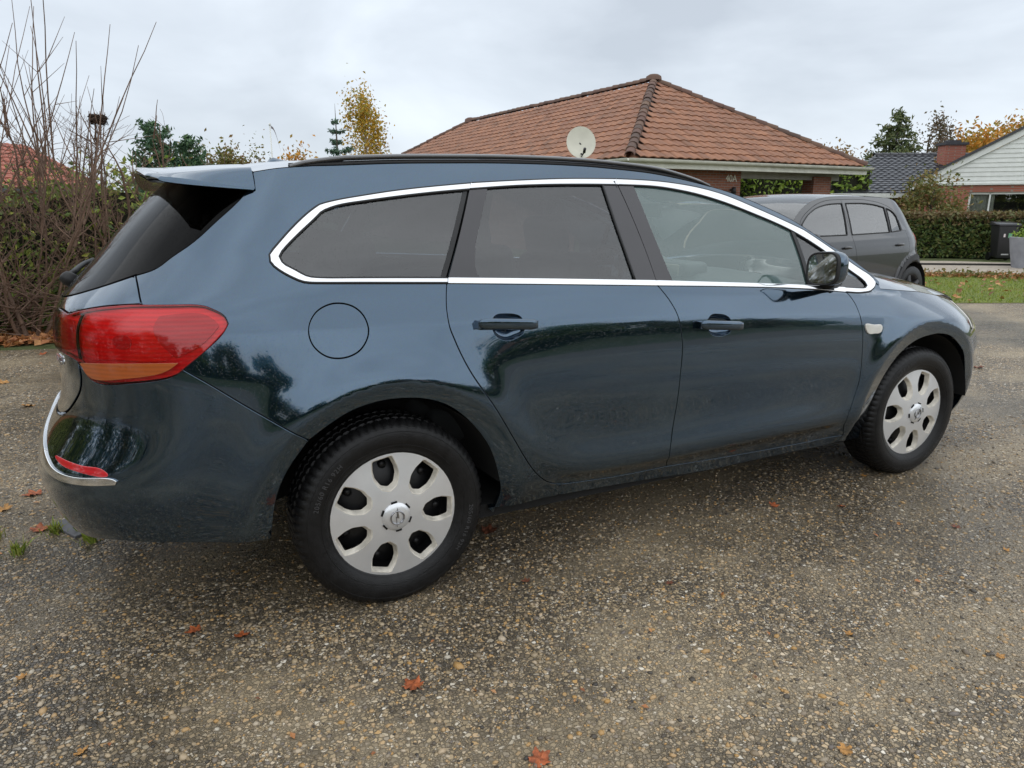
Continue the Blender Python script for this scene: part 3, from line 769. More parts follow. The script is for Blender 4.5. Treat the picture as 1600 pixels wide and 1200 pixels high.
# bonnet: crowned sheet between the two wings
Hc = nspl([2.3, 2.5, 2.76, 3.1, 3.4, 3.7], [.10, .115, .105, .09, .065, .03])
def bonnet():
    rows = []; T = np.linspace(-1, 1, 41)
    for s_ in np.linspace(2.54, 3.10, 20):
        x0 = s_ + XC
        e = S(s_, float(zft(x0)))
        fwd = .10 * max(0, (s_ - 2.85) / .25) ** 1.5
        rows.append([[e[0] + fwd * (1 - abs(t) ** 2.2), abs(e[1]) * t, e[2] + float(Hc(x0)) * (1 - abs(t) ** 2.4) - .08 * fwd * (1 - t * t)] for t in T])
    rows = np.array(rows)
    # front rows run down to the tops of the lamps and the grille
    sf = 3.355 + (SCF - 3.355) * (1 - np.abs(T)); zf = np.interp(sf, [3.33, 3.36, 3.55, 3.80, 3.88, 4.0, SCF], [.826, .838, .793, .748, .742, .757, .762])
    end = S(sf, zf); end[:, 1] = np.abs(end[:, 1]) * np.sign(T)
    ext = []
    d0 = rows[-1] - rows[-2]; d0 = d0 / np.linalg.norm(d0, axis=1, keepdims=True)
    for u in np.linspace(0, 1, 14)[1:]:
        L_ = np.linalg.norm(end - rows[-1], axis=1, keepdims=True)
        h0, h1, h2 = 2*u**3 - 3*u**2 + 1, u**3 - 2*u**2 + u, -2*u**3 + 3*u**2; h3 = u**3 - u**2
        ext.append(rows[-1] * h0 + d0 * L_ * h1 * .9 + end * h2 + np.array([.35, 0, -.7]) * L_ * h3 * .8)
    m = MB(); m.grid(np.concatenate([rows, np.array(ext)]), flip=True)
    return recalc(m.build('bonnet', paint, car, True), smooth=True)
bonnet()

# roof and windscreen: one crowned strip between the two roof edges
re_ = resample(c['roof_edge'], .03)
re3 = S(re_[:, 0], re_[:, 1])
nrow = len(re3)
tang = np.gradient(re3, axis=0)
def strip_rows(i0, i1, ncol=25, lift=0.0):
    rows = []
    for i in range(i0, i1):
        e = re3[i]; tx, tz = tang[i, 0], tang[i, 2]; l = math.hypot(tx, tz); nx, nz = -tz / l, tx / l
        hgt = .040 + .06 * float(sst(1.55, 2.3, e[0]))
        row = []
        for t in np.linspace(-1, 1, ncol):
            k = 1 - abs(t) ** 2.3
            row.append([e[0] + nx * (hgt * k + lift), abs(e[1]) * t, e[2] + nz * (hgt * k + lift)])
        rows.append(row)
    return np.array(rows)
iw = int(np.argmin(np.abs(re3[:, 0] - 1.58)))
m = MB(); m.grid(strip_rows(0, iw + 1), flip=True); roof = recalc(m.build('roof', paint, car, True), smooth=True)
m = MB(); m.grid(strip_rows(iw, nrow), flip=True); ws = recalc(m.build('windscreen', glass_front, car, True), smooth=True)
m = MB(); m.grid(strip_rows(2, iw - 1, lift=-.035), flip=True); recalc(m.build('headlining', interior_lt, car, True), smooth=True)
# roof rails
for sg in (-1, 1):
    px = np.linspace(-.22, 1.50, 40)
    pts = []
    for x in px:
        i = np.interp(x, re3[:, 0], np.arange(nrow)); e = np.array([np.interp(i, np.arange(nrow), re3[:, k]) for k in range(3)])
        t = (x + .22) / 1.72; up_ = .021 * min(1, (t / .10)) ** .6 * min(1, ((1 - t) / .14)) ** .6 if 0 < t < 1 else 0
        pts.append([x, sg * (abs(e[1]) - .012), e[2] + .004 + up_])
    pts = np.array(pts)
    m = MB(); G = []
    for p in pts:
        ring = []
        for j in range(10):
            th = 2 * math.pi * j / 10
            ring.append([p[0], p[1] + .016 * math.cos(th), p[2] + .009 * math.sin(th) - .004])
        G.append(ring)
    G = np.array(G); G = np.concatenate([G, G[:, :1]], 1); m.grid(G)
    r_ = recalc(m.build('roof_rail', black_gloss, car, True), smooth=True)
    m = MB()
    base = pts.copy(); base[:, 2] = [np.interp(x, re3[:, 0], re3[:, 2]) + .003 for x in px]
    m.tube(base, .010, 6); m.build('rail_foot', black_plastic, r_, True)
# antenna fin
m = MB()
prof = [(-.205, -.01, .03), (-.180, .018, .016), (-.165, .022, .013), (-.10, .004, .02), (-.04, -.01, .012)]
G = []
for x, h, w in prof:
    z0 = np.interp(x, re3[:, 0], re3[:, 2]) + .036
    G.append([[x, -w, z0], [x + .004, -w * .5, z0 + h * .7], [x + .006, 0, z0 + h + .004], [x + .004, w * .5, z0 + h * .7], [x, w, z0]])
m.grid(np.array(G), flip=True); recalc(m.build('antenna_fin', paint, car, True), smooth=True)

# tail spoiler: flat top that rolls down at both ends onto the rear pillars
G = []
for t in np.sin(np.linspace(-1, 1, 97) * math.pi / 2):
    a = abs(t); o_ = max(0.0, (a - .88) / .12)
    y = math.copysign((.615 * min(a, .88) / .88 + .052 * o_), t)
    drop = .066 * o_ ** 1.6
    e0 = re3[0]
    zr_ = e0[2] + .040 * (1 - min(a, .88) ** 2.3) + .004
    xf_ = e0[0] - .006
    tipx = -.650 + .035 * a ** 3 + .02 * o_; tipz = zr_ - .012 - .012 * a
    th_ = .022 * (1 - .35 * o_)
    zf_ = zr_ - drop
    zl_ = min(zr_ - .058 - .012 * o_, zf_ - .002)
    ztip = tipz - .002 - drop * .12
    top = [(xf_ + (tipx - xf_) * u_, zf_ + (ztip - zf_) * float(sst(-.15, 1.05, np.array(u_)))) for u_ in np.linspace(0, .97, 12)] + [(tipx, ztip - .006), (tipx + .004, ztip - th_ * .75), (tipx + .014, ztip - th_)]
    zu0, xu0 = ztip - th_, tipx + .014
    top += [(xu0 + (xf_ - .005 - xu0) * u_, zu0 + (zl_ - zu0) * u_ ** .8) for u_ in np.linspace(.12, 1, 8)]
    G.append([[px_, y, pz_] for px_, pz_ in top])
G = np.array(G)
m = MB(); m.grid(G); k = len(G)
m.F += [list(range(23)), [(k - 1) * 23 + j for j in range(23)][::-1]]
sp = recalc(m.build('tail_spoiler', paint, car, True), smooth=True, angle=R_(70))
G2 = G[:, 13:, :].copy(); G2[..., 2] -= .002; G2[..., 0] -= .0015; G2[..., 1] *= 1.002
m = MB(); m.grid(G2); recalc(m.build('spoiler_underside', black_gloss, sp, True), smooth=True)
# rear wiper
m = MB()
p0 = S(-1.414, 1.06)
m.tube([p0 + np.array([.02, 0, -.01]), p0 + np.array([-.012, 0, .012]), p0 + np.array([-.024, 0, .022]), p0 + np.array([-.028, 0, .026])], [.026, .026, .020, .006], 12)
m.tube([p0 + np.array([-.012, 0, .012])] + [S(-1.414 - d_, 1.075 + .06 * d_) + N(-1.414 - d_, 1.075 + .06 * d_) * .014 for d_ in (.08, .2, .32, .44)], [.014, .011, .010, .009, .006], 6)
m.build('rear_wiper', black_plastic, tg, True)
# chrome lettering on the tailgate
def text3d(name, body, size, M, mat, parent, ext=.002):
    cu = bpy.data.curves.new(name, 'FONT'); cu.body = body; cu.size = size; cu.extrude = ext; cu.align_x = 'CENTER'; cu.align_y = 'CENTER'
    o = bpy.data.objects.new(name, cu); col.objects.link(o)
    dg = bpy.context.evaluated_depsgraph_get(); me = bpy.data.meshes.new_from_object(o.evaluated_get(dg))
    bpy.data.objects.remove(o); me.materials.clear(); me.materials.append(mat)
    me.transform(M); 
    if parent is not None: me.transform(Matrix.Translation(-Vector(root_of(parent).location)))
    ob = bpy.data.objects.new(name, me); col.objects.link(ob); ob.parent = parent
    return ob
q = S(-.955, .865); nq = Vector(N(-.955, .865)); tq = Vector(S(-.95, .865) - S(-.96, .865)).normalized()
Mx = Matrix((tq, nq.cross(tq), nq)).transposed().to_4x4(); Mx.translation = Vector(q) + nq * .003
text3d('model_lettering', 'CDTi', .036, Mx, chrome, tg)

# wing mirrors
for sg in (1, -1):
    cx, cy, cz = 1.86, -.945, 1.066
    m = MB(); G = []
    for i in range(17):
        u = -math.pi / 2 + math.pi * i / 16
        ring = []
        for j in range(28):
            v = 2 * math.pi * j / 28
            pw = lambda q_, e: math.copysign(abs(q_) ** e, q_)
            X = pw(math.sin(u), .8); rr = pw(math.cos(u), .55)
            Y = rr * pw(math.cos(v), .60); Z = rr * pw(math.sin(v), .60)
            if X < -.45: X = -.45
            ring.append([cx + .060 * X + .02 * Y, sg * (cy - .064 * Y), cz + .070 * Z + (.004 * Y)])
        G.append(ring)
    G = np.array(G); G = np.concatenate([G, G[:, :1]], 1)
    m.grid(G, flip=(sg > 0))
    mir = recalc(m.build('wing_mirror', paint, car, True), smooth=True, angle=R_(55))
    m = MB(); rim = []; gls = []
    for j in range(28):
        v = 2 * math.pi * j / 28
        Y = math.copysign(abs(math.cos(v)) ** .60, math.cos(v)); Z = math.copysign(abs(math.sin(v)) ** .60, math.sin(v))
        rim.append((Y, Z))
    for nm, a, b, x_, mm in (('mirror_bezel', .97, 1.0, -.056, black_plastic), ('mirror_glass', .78, 0, -.053, mirror_mat)):
        m = MB()
        if nm == 'mirror_bezel':
            G = [[[cx - .026 + .02 * Y * .9 - dx, sg * (cy - .064 * Y * k), cz + .070 * Z * k + .004 * Y] for Y, Z in rim] for k, dx in ((.99, -.02), (.985, .004), (.95, .008), (.87, .004), (.85, -.006))]
            G = np.array(G); G = np.concatenate([G, G[:, :1]], 1); m.grid(G)
        else:
            P_ = [[cx - .030 + .02 * Y * .8 , sg * (cy - .064 * Y * .87), cz + .070 * Z * .87 + .004 * Y] for Y, Z in rim]
            m.add(P_, [list(range(28))])
        recalc(m.build(nm, mm, mir, nm == 'mirror_bezel'))
    m = MB(); m.tube([[2.06, sg * -.83, .995], [1.95, sg * -.885, 1.0], [1.885, sg * -.93, 1.012]], [.032, .030, .034], 10)
    m.build('mirror_arm', black_plastic, mir, True)

# wheels
def make_wheel():
    root = bpy.data.objects.new('wheel', None); root.empty_display_size = .1; col.objects.link(root); root.parent = car
    # local: axle along y, outer face at -y, origin at the hub
    R, hw = .326, .103
    prof = [(.205, -.060), (.2235, -.0855), (.236, -.094), (.262, -.1025), (.285, -.1015), (.300, -.096), (.3105, -.089), (.3165, -.081), (.3235, -.071), (.3255, -.05), (.319, -.047), (.319, -.041), (.326, -.038), (.326, -.004), (.319, -.002)]
    prof = prof + [(r, -y) for r, y in prof[::-1]]
    ns = 288; V = []; 
    for i in range(ns):
        th = 2 * math.pi * i / ns; cut = (i % 4) == 0
        for r, y in prof:
            rr = r - (.009 if cut and r > .308 and abs(y) > .045 and abs(y) < .09 else 0) * .55 - (.005 if (i % 4) == 2 and r > .32 and abs(y) < .04 else 0)
            V.append([rr * math.cos(th), y, rr * math.sin(th)])
    k = len(prof)
    F = [[i*k+j, ((i+1) % ns)*k+j, ((i+1) % ns)*k+j+1, i*k+j+1] for i in range(ns) for j in range(k - 1)]
    ty = mesh('tyre', V, F, rubber); ty.parent = root; recalc(ty, smooth=True, angle=R_(35))
    # raised ribs and marks on the sidewall
    m = MB()
    for r, w_ in ((.246, .0012), (.292, .0012)):
        th = np.linspace(0, 2 * np.pi, 97)
        yy = np.interp(r, [.236, .262, .285, .300], [-.094, -.1025, -.1015, -.096])
        m.tube(np.c_[r * np.cos(th), np.full(97, yy), r * np.sin(th)], w_, 5, cap=False)
    rb_ = m.build('sidewall_rib', rubber); rb_.parent = ty; rb_.data.polygons.foreach_set('use_smooth', np.ones(len(rb_.data.polygons), bool))
    cu = bpy.data.curves.new('t', 'FONT'); cu.body = '205/60 R16 92H'; cu.size = .022; cu.extrude = .0008; cu.align_x = 'CENTER'; cu.space_character = 1.15
    to = bpy.data.objects.new('t', cu); col.objects.link(to)
    me0 = bpy.data.meshes.new_from_object(to.evaluated_get(bpy.context.evaluated_depsgraph_get())); bpy.data.objects.remove(to)
    for a0, rr0 in ((math.radians(128), .262), (math.radians(-40), .262)):
        me = me0.copy(); co = np.empty(len(me.vertices) * 3); me.vertices.foreach_get('co', co); co = co.reshape(-1, 3)
        r = rr0 + co[:, 1]; th = a0 - co[:, 0] / rr0
        me.vertices.foreach_set('co', np.c_[r * np.cos(th), -np.interp(r, [.236, .262, .285, .300], [.094, .1025, .1015, .096]) - .0004 - co[:, 2], r * np.sin(th)].ravel()); me.update()
        me.materials.clear(); me.materials.append(tyre_mark)
        o = bpy.data.objects.new('sidewall_lettering', me); col.objects.link(o); o.parent = ty
    # black steel rim behind the cap
    m = MB(); th = np.linspace(0, 2 * np.pi, 49)
    pr = [(.222, -.084), (.212, -.080), (.205, -.055), (.195, .0), (.205, .09)]
    m.grid(np.array([[[r * math.cos(t), y, r * math.sin(t)] for r, y in pr] for t in th]), flip=True)
    pr = [(.196, -.01), (.15, -.032), (.10, -.045), (.06, -.042), (.0, -.04)]
    m.grid(np.array([[[r * math.cos(t), y, r * math.sin(t)] for r, y in pr] for t in th]), flip=True)
    o = m.build('steel_rim', steel_black); o.parent = root; recalc(o, smooth=True)
    for i in range(14):
        a = 2 * math.pi * i / 14
        mm_ = MB(); mm_.tube([[.165 * math.cos(a), -.016, .165 * math.sin(a)], [.165 * math.cos(a), -.034, .165 * math.sin(a)]], [.017, .013], 10)
        o2 = mm_.build('rim_boss', steel_black, None, True); o2.parent = o
    # hub cap: seven windows
    def capy(r): return -(.088 + .012 * np.cos(np.clip(r / .22, 0, 1) * 2.2) - .016 * np.exp(-((r - .05) / .035) ** 2) * 0)
    def Sc(a, b):
        r = np.hypot(a, b); return np.stack([a, capy(r), b], -1)
    def Nc(a, b):
        r = np.hypot(a, b); e = 1e-3; d = (capy(r + e) - capy(r - e)) / (2 * e); rr = np.maximum(r, 1e-6)
        n = np.stack([d * a / rr, -np.ones_like(r), d * b / rr], -1); return n / np.linalg.norm(n, axis=-1, keepdims=True)
    th = np.linspace(0, 2 * np.pi, 120, endpoint=False)
    outer = np.c_[.2215 * np.cos(th), .2215 * np.sin(th)]
    shape = [(-.028, .102), (-.044, .138), (-.045, .168), (-.036, .207), (.036, .207), (.045, .168), (.044, .138), (.028, .102), (.0, .088)]
    holes = []
    for i in range(7):
        a = 2 * math.pi * i / 7 + math.radians(10)
        P_ = np.array(shape); ca, sa = math.cos(a), math.sin(a)
        H = np.c_[P_[:, 0] * ca + P_[:, 1] * sa, -P_[:, 0] * sa + P_[:, 1] * ca]
        Lh = loop(*[np.array([H[j], H[(j + 1) % 9]]) for j in range(9)], step=.006)
        Lh = (np.roll(Lh, 1, 0) + Lh + np.roll(Lh, -1, 0)) / 3
        holes.append(Lh)
    # the surface looks toward -y: x right, z up, keep panel winding
    V, F, NN = skin(Sc, Nc, outer, holes, 0, 0, 0, 0, .009)
    vv, ff, LL = V, F, NN
    # rolled walls of the windows, inclined inward
    Vx = [V]; Nx = [NN]; k = len(V); Fx = list(F)
    def wall(loop2, inner_k, depth, sgn):
        nonlocal k
        H = ccw(np.asarray(loop2)); nH = len(H)
        cen = H.mean(0)
        A = Sc(H[:, 0], H[:, 1]); d_ = H - cen
        ring1 = H - d_ * .05; ring2 = H - d_ * inner_k
        B1 = Sc(ring1[:, 0], ring1[:, 1]) + np.array([0, .003, 0]); B2 = Sc(ring2[:, 0], ring2[:, 1]) + np.array([0, depth, 0])
        nA = Nc(H[:, 0], H[:, 1]); inn = np.c_[-d_[:, 0], np.zeros(nH), -d_[:, 1]]; inn /= np.linalg.norm(inn, axis=1, keepdims=True)
        n1 = nA + inn * .6; n1 /= np.linalg.norm(n1, axis=1, keepdims=True)
        n2 = nA * .5 + inn; n2 /= np.linalg.norm(n2, axis=1, keepdims=True)
        base = k
        Vx.extend([A, B1, B1, B2]); Nx.extend([nA, n1, n2, n2]); k += 4 * nH
        for r0, r1 in ((0, 1), (2, 3)):
            for i in range(nH):
                j = (i + 1) % nH
                Fx.append([base + r0*nH+i, base + r0*nH+j, base + r1*nH+j, base + r1*nH+i])
    for H in holes: wall(H, .21, .022, 1)
    # outer rim lip
    nH = 120
    A = Sc(outer[:, 0], outer[:, 1]); o3 = np.c_[np.cos(th), np.zeros(nH), np.sin(th)]
    Vx += [A, A + o3 * .003 + np.array([0, .004, 0]), A + o3 * .002 + np.array([0, .014, 0])]; Nx += [Nc(outer[:, 0], outer[:, 1]), o3, o3]
    for r0 in (0, 1):
        for i in range(nH):
            j = (i + 1) % nH; Fx.append([k + r0*nH+i, k + (r0+1)*nH+i, k + (r0+1)*nH+j, k + r0*nH+j])
    Vx = np.vstack(Vx); Nx = np.vstack(Nx)
    # fix winding against normals
    F3 = []
    for f in Fx:
        a_, b_, c_ = Vx[f[0]], Vx[f[1]], Vx[f[2]]
        if np.dot(np.cross(b_ - a_, c_ - a_), Nx[f[0]]) < 0: f = f[::-1]
        F3.append(f)
    nwall = sum(len(ccw(np.asarray(H_))) * 2 for H_ in holes); nd0 = len(F)
    mi = [0] * nd0 + [1] * nwall + [0] * (len(F3) - nd0 - nwall)
    cap = mesh('hubcap', Vx, F3, None, normals=Nx, mats=[silver, cap_wall], midx=None); cap.parent = root
    if len(cap.data.polygons) == len(mi): cap.data.polygons.foreach_set('material_index', np.array(mi, dtype=np.int32))
    # hub centre with the emblem
    yc = float(capy(np.array(0.0)))
    def disc(prof_, name, mat_, par, n=40):
        m = MB(); t_ = np.linspace(0, 2 * np.pi, n + 1)
        m.grid(np.array([[[r * math.cos(t), y, r * math.sin(t)] for r, y in prof_] for t in t_]), flip=True)
        o = m.build(name, mat_); o.parent = par; recalc(o, smooth=True, angle=R_(40)); return o
    disc([(.0475, yc + .004), (.0475, yc - .002), (.044, yc - .004), (.036, yc - .0085), (.0, yc - .010)], 'hub_cover', silver, cap)
    for i in range(6):
        a = 2 * math.pi * i / 6 + .3
        m = MB(); m.box((0, 0, 0), (.020, .004, .006)); v = np.vstack(m.V); a2 = a
        rot = np.array([[math.sin(a2), 0, math.cos(a2)], [0, 1, 0], [-math.cos(a2), 0, math.sin(a2)]])
        o = mesh('hub_slot', v @ rot.T + np.array([.0505 * math.cos(a), yc - .0005, .0505 * math.sin(a)]), m.F, dark_gap); o.parent = cap
    m = MB(); t_ = np.linspace(0, 2 * np.pi, 41)
    m.tube(np.c_[.0225 * np.cos(t_), np.full(41, yc - .0108), .0225 * np.sin(t_)], .0028, 6, cap=False)
    z_ = yc - .0125
    ce, se = math.cos(R_(75)), math.sin(R_(75))
    m.prism([(x_ * ce - y_ * se, z_, x_ * se + y_ * ce) for x_, y_ in ((-.034, .0045), (.004, .0055), (-.003, -.0025), (.034, -.0045), (-.004, -.0055), (.003, .0025))][::-1], (0, .004, 0))
    o = m.build('hub_emblem', emblem_grey); o.parent = cap; recalc(o, smooth=True, angle=R_(40))
    return root
cap_wall = simple('hubcap_dusty_recess', (.68, .64, .56), .55, .1, var=.3, scale=25)
tyre_mark = simple('tyre_lettering', (.05, .05, .052), .6)
emblem_grey = simple('emblem_grey', (.30, .30, .31), .25, .9)
wheel0 = make_wheel()
def copy_tree(o, parent=None):
    q = o.copy(); col.objects.link(q); q.parent = parent
    for ch in o.children: copy_tree(ch, q)
    return q
wheel0.location = (0, -.778, HZ); wheel0.rotation_euler = (0, R_(-20), 0)
for x, y, rz, ry in ((2.685, -.774, 0, 8), (0, .778, math.pi, 0), (2.685, .774, math.pi, 40)):
    w = copy_tree(wheel0, car); w.location = (x, y, HZ); w.rotation_euler = (0, R_(ry), rz)
# wheel wells, floor pan, inner shell
for x0 in (0, 2.685):
    for sg in (-1, 1):
        th = np.linspace(.10, math.pi - .02, 30); m = MB()
        G = [[[x0 + r * math.cos(t), sg * y, HZ + r * math.sin(t)] for r, y in ((.398, .870), (.395, .80), (.39, .62), (.30, .54), (.0, .54))] for t in th]
        m.grid(np.array(G)); m.build('wheel_liner', liner, car, True)
m = MB()
m.box((1.30, 0, .235), (1.95, 1.60, .05)); m.box((-.52, 0, .36), (.50, .9, .06)); m.box((3.15, 0, .24), (.55, 1.2, .05))
m.tube([[1.2, .2, .17], [-.1, .25, .2], [-.6, .45, .24], [-.93, .5, .23]], .028, 8)
m.box((0, 0, .30), (.10, 1.4, .08)); m.box((2.685, 0, .28), (.10, 1.4, .08))
m.build('underbody', liner, car)
def inner_shell():
    """dark backing a little inside the doors and quarters, so that gaps and wells read dark"""
    sv = np.linspace(-1.414, 3.9, 160); zv = np.linspace(.24, 1.0, 22)
    A, B = np.meshgrid(sv, zv, indexing='ij')
    P_ = S(A, B) - N(A, B) * .05
    xm = P_[..., 0]
    bad = (np.hypot(xm, B - HZ) < .40) | (np.hypot(xm - 2.685, B - HZ) < .40) | (B > zb(xm) - .06) | ((A < -.2) & (B < .42)) | ((A > 3.1) & (B < .30))
    for sg in (1, -1):
        V = P_.copy(); V[..., 1] *= sg; V = V.reshape(-1, 3); F = []
        nb = len(zv)
        for i in range(len(sv) - 1):
            for j in range(nb - 1):
                if bad[i, j] or bad[i+1, j] or bad[i, j+1] or bad[i+1, j+1]: continue
                F.append([i*nb+j, (i+1)*nb+j, (i+1)*nb+j+1, i*nb+j+1])
        mesh('inner_shell', V, F, liner, car)
inner_shell()

# cabin
def seat(x, y, w=.52, rear=False):
    s = bpy.data.objects.new('seat', None); col.objects.link(s); s.parent = car; s.empty_display_size = .1
    rbox('seat_cushion', (x + .05, y, .52), (.50, w, .16), interior, s, .05)
    rbox('seat_back', (x - .26, y, .84), (.14, w * .95, .60), interior, s, .05, rot=('Y', R_(-14)))
    hs = (y,) if not rear else (y - .36, y, y + .36)
    for hy in hs:
        rbox('headrest', (x - .37, hy, 1.20 if not rear else 1.14), (.10, .26, .17), interior, s, .045, rot=('Y', R_(-10)))
        m = MB()
        for d in (-.06, .06): m.tube([[x - .335, hy + d, 1.02], [x - .37, hy + d, 1.16]], .007, 6)
        m.build('headrest_post', steel_black, s, True)
seat(1.22, .37); seat(1.22, -.37); seat(.42, 0, 1.25, True)
m = MB()
dp = [(2.34, .945), (2.10, .985), (1.86, .975), (1.76, .93), (1.75, .80), (1.82, .55), (1.95, .35)]
m.grid(np.array([[[x + .06 * math.cos(t * 1.4) - .04, .76 * t, z + .012 * math.cos(3 * t)] for x, z in dp] for t in np.linspace(-1, 1, 25)]), flip=True)
dash = recalc(m.build('dashboard', dash_mat, car, True), smooth=True)
rbox('display_hood', (1.87, 0, 1.0), (.16, .30, .08), dash_mat, dash, .03)
rbox('display_screen', (1.788, 0, 1.0), (.012, .20, .055), screen_mat, dash, .004, 1)
rbox('instrument_hood', (1.90, .37, 1.0), (.16, .36, .10), dash_mat, dash, .04)
m = MB(); t_ = np.linspace(0, 2 * np.pi, 41)
ax = np.array([[1.62 + .07 * math.sin(t), .37 + .185 * math.cos(t), .93 + .172 * math.sin(t)] for t in t_]); m.tube(ax, .015, 8, cap=False)
sw = m.build('steering_wheel', interior, car, True)
m = MB(); m.box((1.625, .37, .93), (.04, .16, .13)); m.box((1.625, .37, .93), (.02, .34, .04)); m.tube([[1.63, .37, .93], [1.85, .37, .86]], .03, 8); m.build('steering_hub', interior, sw)
rbox('centre_console', (1.45, 0, .52), (.9, .20, .26), dash_mat, car, .03)
rbox('rear_view_mirror', (1.64, 0, 1.30), (.03, .24, .075), black_plastic, car, .015)
m = MB()
for sg in (-1, 1): m.box((1.56, sg * .32, 1.375), (.16, .42, .012), M=Matrix.Rotation(R_(22), 3, 'Y'))
m.build('sun_visor', interior_lt, car)
for sg in (-1, 1):   # inner door cards and pillar linings
    m = MB()
    for a, b in (((.37, .98), (1.10, .98)), ((1.16, .98), (1.98, .96))):
        m.box(((a[0] + b[0]) / 2, sg * .775, .74), (b[0] - a[0], .05, .50))
    m.build('door_card', interior, car)
    m = MB(); m.tube([[1.09, sg * .765, .98], [1.04, sg * .70, 1.20], [1.0, sg * .61, 1.40]], [.035, .03, .03], 6)
    m.tube([[.27, sg * .77, .98], [.33, sg * .70, 1.20], [.39, sg * .62, 1.38]], [.05, .045, .04], 6)
    m.build('pillar_lining', interior, car, True)
m = MB(); m.box((-.30, 0, .86), (.85, 1.30, .03)); m.build('load_cover', interior, car)

# ------------------------------------------------------------------ ground materials
def make_asphalt():
    m, nt, b, out = mat_new('wet_aggregate_asphalt')
    tc = nd(nt, 'ShaderNodeTexCoord')
    wob = nd(nt, 'ShaderNodeTexNoise', ins={'Scale': 40.0, 'Detail': 2}); nt.links.new(tc.outputs['Object'], wob.inputs['Vector'])
    dv = nd(nt, 'ShaderNodeMix', data_type='VECTOR'); dv.inputs[0].default_value = .010
    nt.links.new(tc.outputs['Object'], dv.inputs[4]); nt.links.new(wob.outputs['Color'], dv.inputs[5])
    stones = [(0, (.032, .028, .024)), (.20, (.085, .068, .048)), (.38, (.17, .13, .080)), (.52, (.245, .185, .11)), (.66, (.38, .285, .165)), (.74, (.15, .135, .12)), (.83, (.44, .37, .265)), (.90, (.44, .25, .08)), (.96, (.54, .48, .38)), (1, (.68, .63, .54))]
    layers = []
    for sc in (74.0, 128.0):
        vo = nd(nt, 'ShaderNodeTexVoronoi', ins={'Scale': sc}); nt.links.new(dv.outputs[1], vo.inputs['Vector'])
        ve = nd(nt, 'ShaderNodeTexVoronoi', feature='DISTANCE_TO_EDGE', ins={'Scale': sc}); nt.links.new(dv.outputs[1], ve.inputs['Vector'])
        sp = nd(nt, 'ShaderNodeSeparateColor'); nt.links.new(vo.outputs['Color'], sp.inputs[0])
        rp = ramp(nt, stones, sp.outputs[0])
        ed = nd(nt, 'ShaderNodeMapRange', interpolation_type='SMOOTHSTEP', ins={'From Min': .02, 'From Max': .16, 'To Min': 0, 'To Max': 1}); nt.links.new(ve.outputs['Distance'], ed.inputs[0])
        layers.append((rp, ed, sp))
    # larger stones only where a second random value is high; otherwise the fine layer
    pick = nd(nt, 'ShaderNodeMath', operation='GREATER_THAN'); pick.inputs[1].default_value = .46
    nt.links.new(layers[0][2].outputs[1], pick.inputs[0])
    col_ = nd(nt, 'ShaderNodeMix', data_type='RGBA'); nt.links.new(pick.outputs[0], col_.inputs[0])
    nt.links.new(layers[1][0].outputs[0], col_.inputs[6]); nt.links.new(layers[0][0].outputs[0], col_.inputs[7])
    hgt = nd(nt, 'ShaderNodeMix', data_type='FLOAT'); nt.links.new(pick.outputs[0], hgt.inputs[0])
    nt.links.new(layers[1][1].outputs[0], hgt.inputs[2]); nt.links.new(layers[0][1].outputs[0], hgt.inputs[3])
    mort = nd(nt, 'ShaderNodeMix', data_type='RGBA'); nt.links.new(hgt.outputs[0], mort.inputs[0])
    mort.inputs[6].default_value = (.036, .029, .020, 1); nt.links.new(col_.outputs[2], mort.inputs[7])
    # drifts of pale sand and dark damp patches, streaked along the street
    mp = nd(nt, 'ShaderNodeMapping'); mp.inputs['Scale'].default_value = (.55, 1.1, 1); mp.inputs['Rotation'].default_value = (0, 0, .35); nt.links.new(tc.outputs['Object'], mp.inputs[0])
    n1 = nd(nt, 'ShaderNodeTexNoise', ins={'Scale': 1.5, 'Detail': 7, 'Roughness': .6}); nt.links.new(mp.outputs[0], n1.inputs['Vector'])
    sand = nd(nt, 'ShaderNodeMapRange', interpolation_type='SMOOTHSTEP', ins={'From Min': .42, 'From Max': .66, 'To Min': .06, 'To Max': .62}); nt.links.new(n1.outputs['Fac'], sand.inputs[0])
    sm = nd(nt, 'ShaderNodeMix', data_type='RGBA'); nt.links.new(sand.outputs[0], sm.inputs[0]); nt.links.new(mort.outputs[2], sm.inputs[6]); sm.inputs[7].default_value = (.32, .255, .165, 1)
    mp2 = nd(nt, 'ShaderNodeMapping'); mp2.inputs['Location'].default_value = (7.3, 2.1, 0); nt.links.new(tc.outputs['Object'], mp2.inputs[0])
    n2 = nd(nt, 'ShaderNodeTexNoise', ins={'Scale': .55, 'Detail': 6, 'Roughness': .55}); nt.links.new(mp2.outputs[0], n2.inputs['Vector'])
    wet = nd(nt, 'ShaderNodeMapRange', interpolation_type='SMOOTHSTEP', ins={'From Min': .40, 'From Max': .62, 'To Min': 0, 'To Max': 1}); nt.links.new(n2.outputs['Fac'], wet.inputs[0])
    dk = nd(nt, 'ShaderNodeMapRange', ins={'To Min': 1.5, 'To Max': .72}); nt.links.new(wet.outputs[0], dk.inputs[0])
    fin = nd(nt, 'ShaderNodeVectorMath', operation='SCALE'); nt.links.new(sm.outputs[2], fin.inputs[0]); nt.links.new(dk.outputs[0], fin.inputs['Scale'])
    nt.links.new(fin.outputs[0], b.inputs['Base Color'])
    ro = nd(nt, 'ShaderNodeMapRange', ins={'To Min': .52, 'To Max': .26}); nt.links.new(wet.outputs[0], ro.inputs[0]); nt.links.new(ro.outputs[0], b.inputs['Roughness'])
    bump(nt, hgt.outputs[0], .85, .004, b)
    return m
asphalt = make_asphalt()
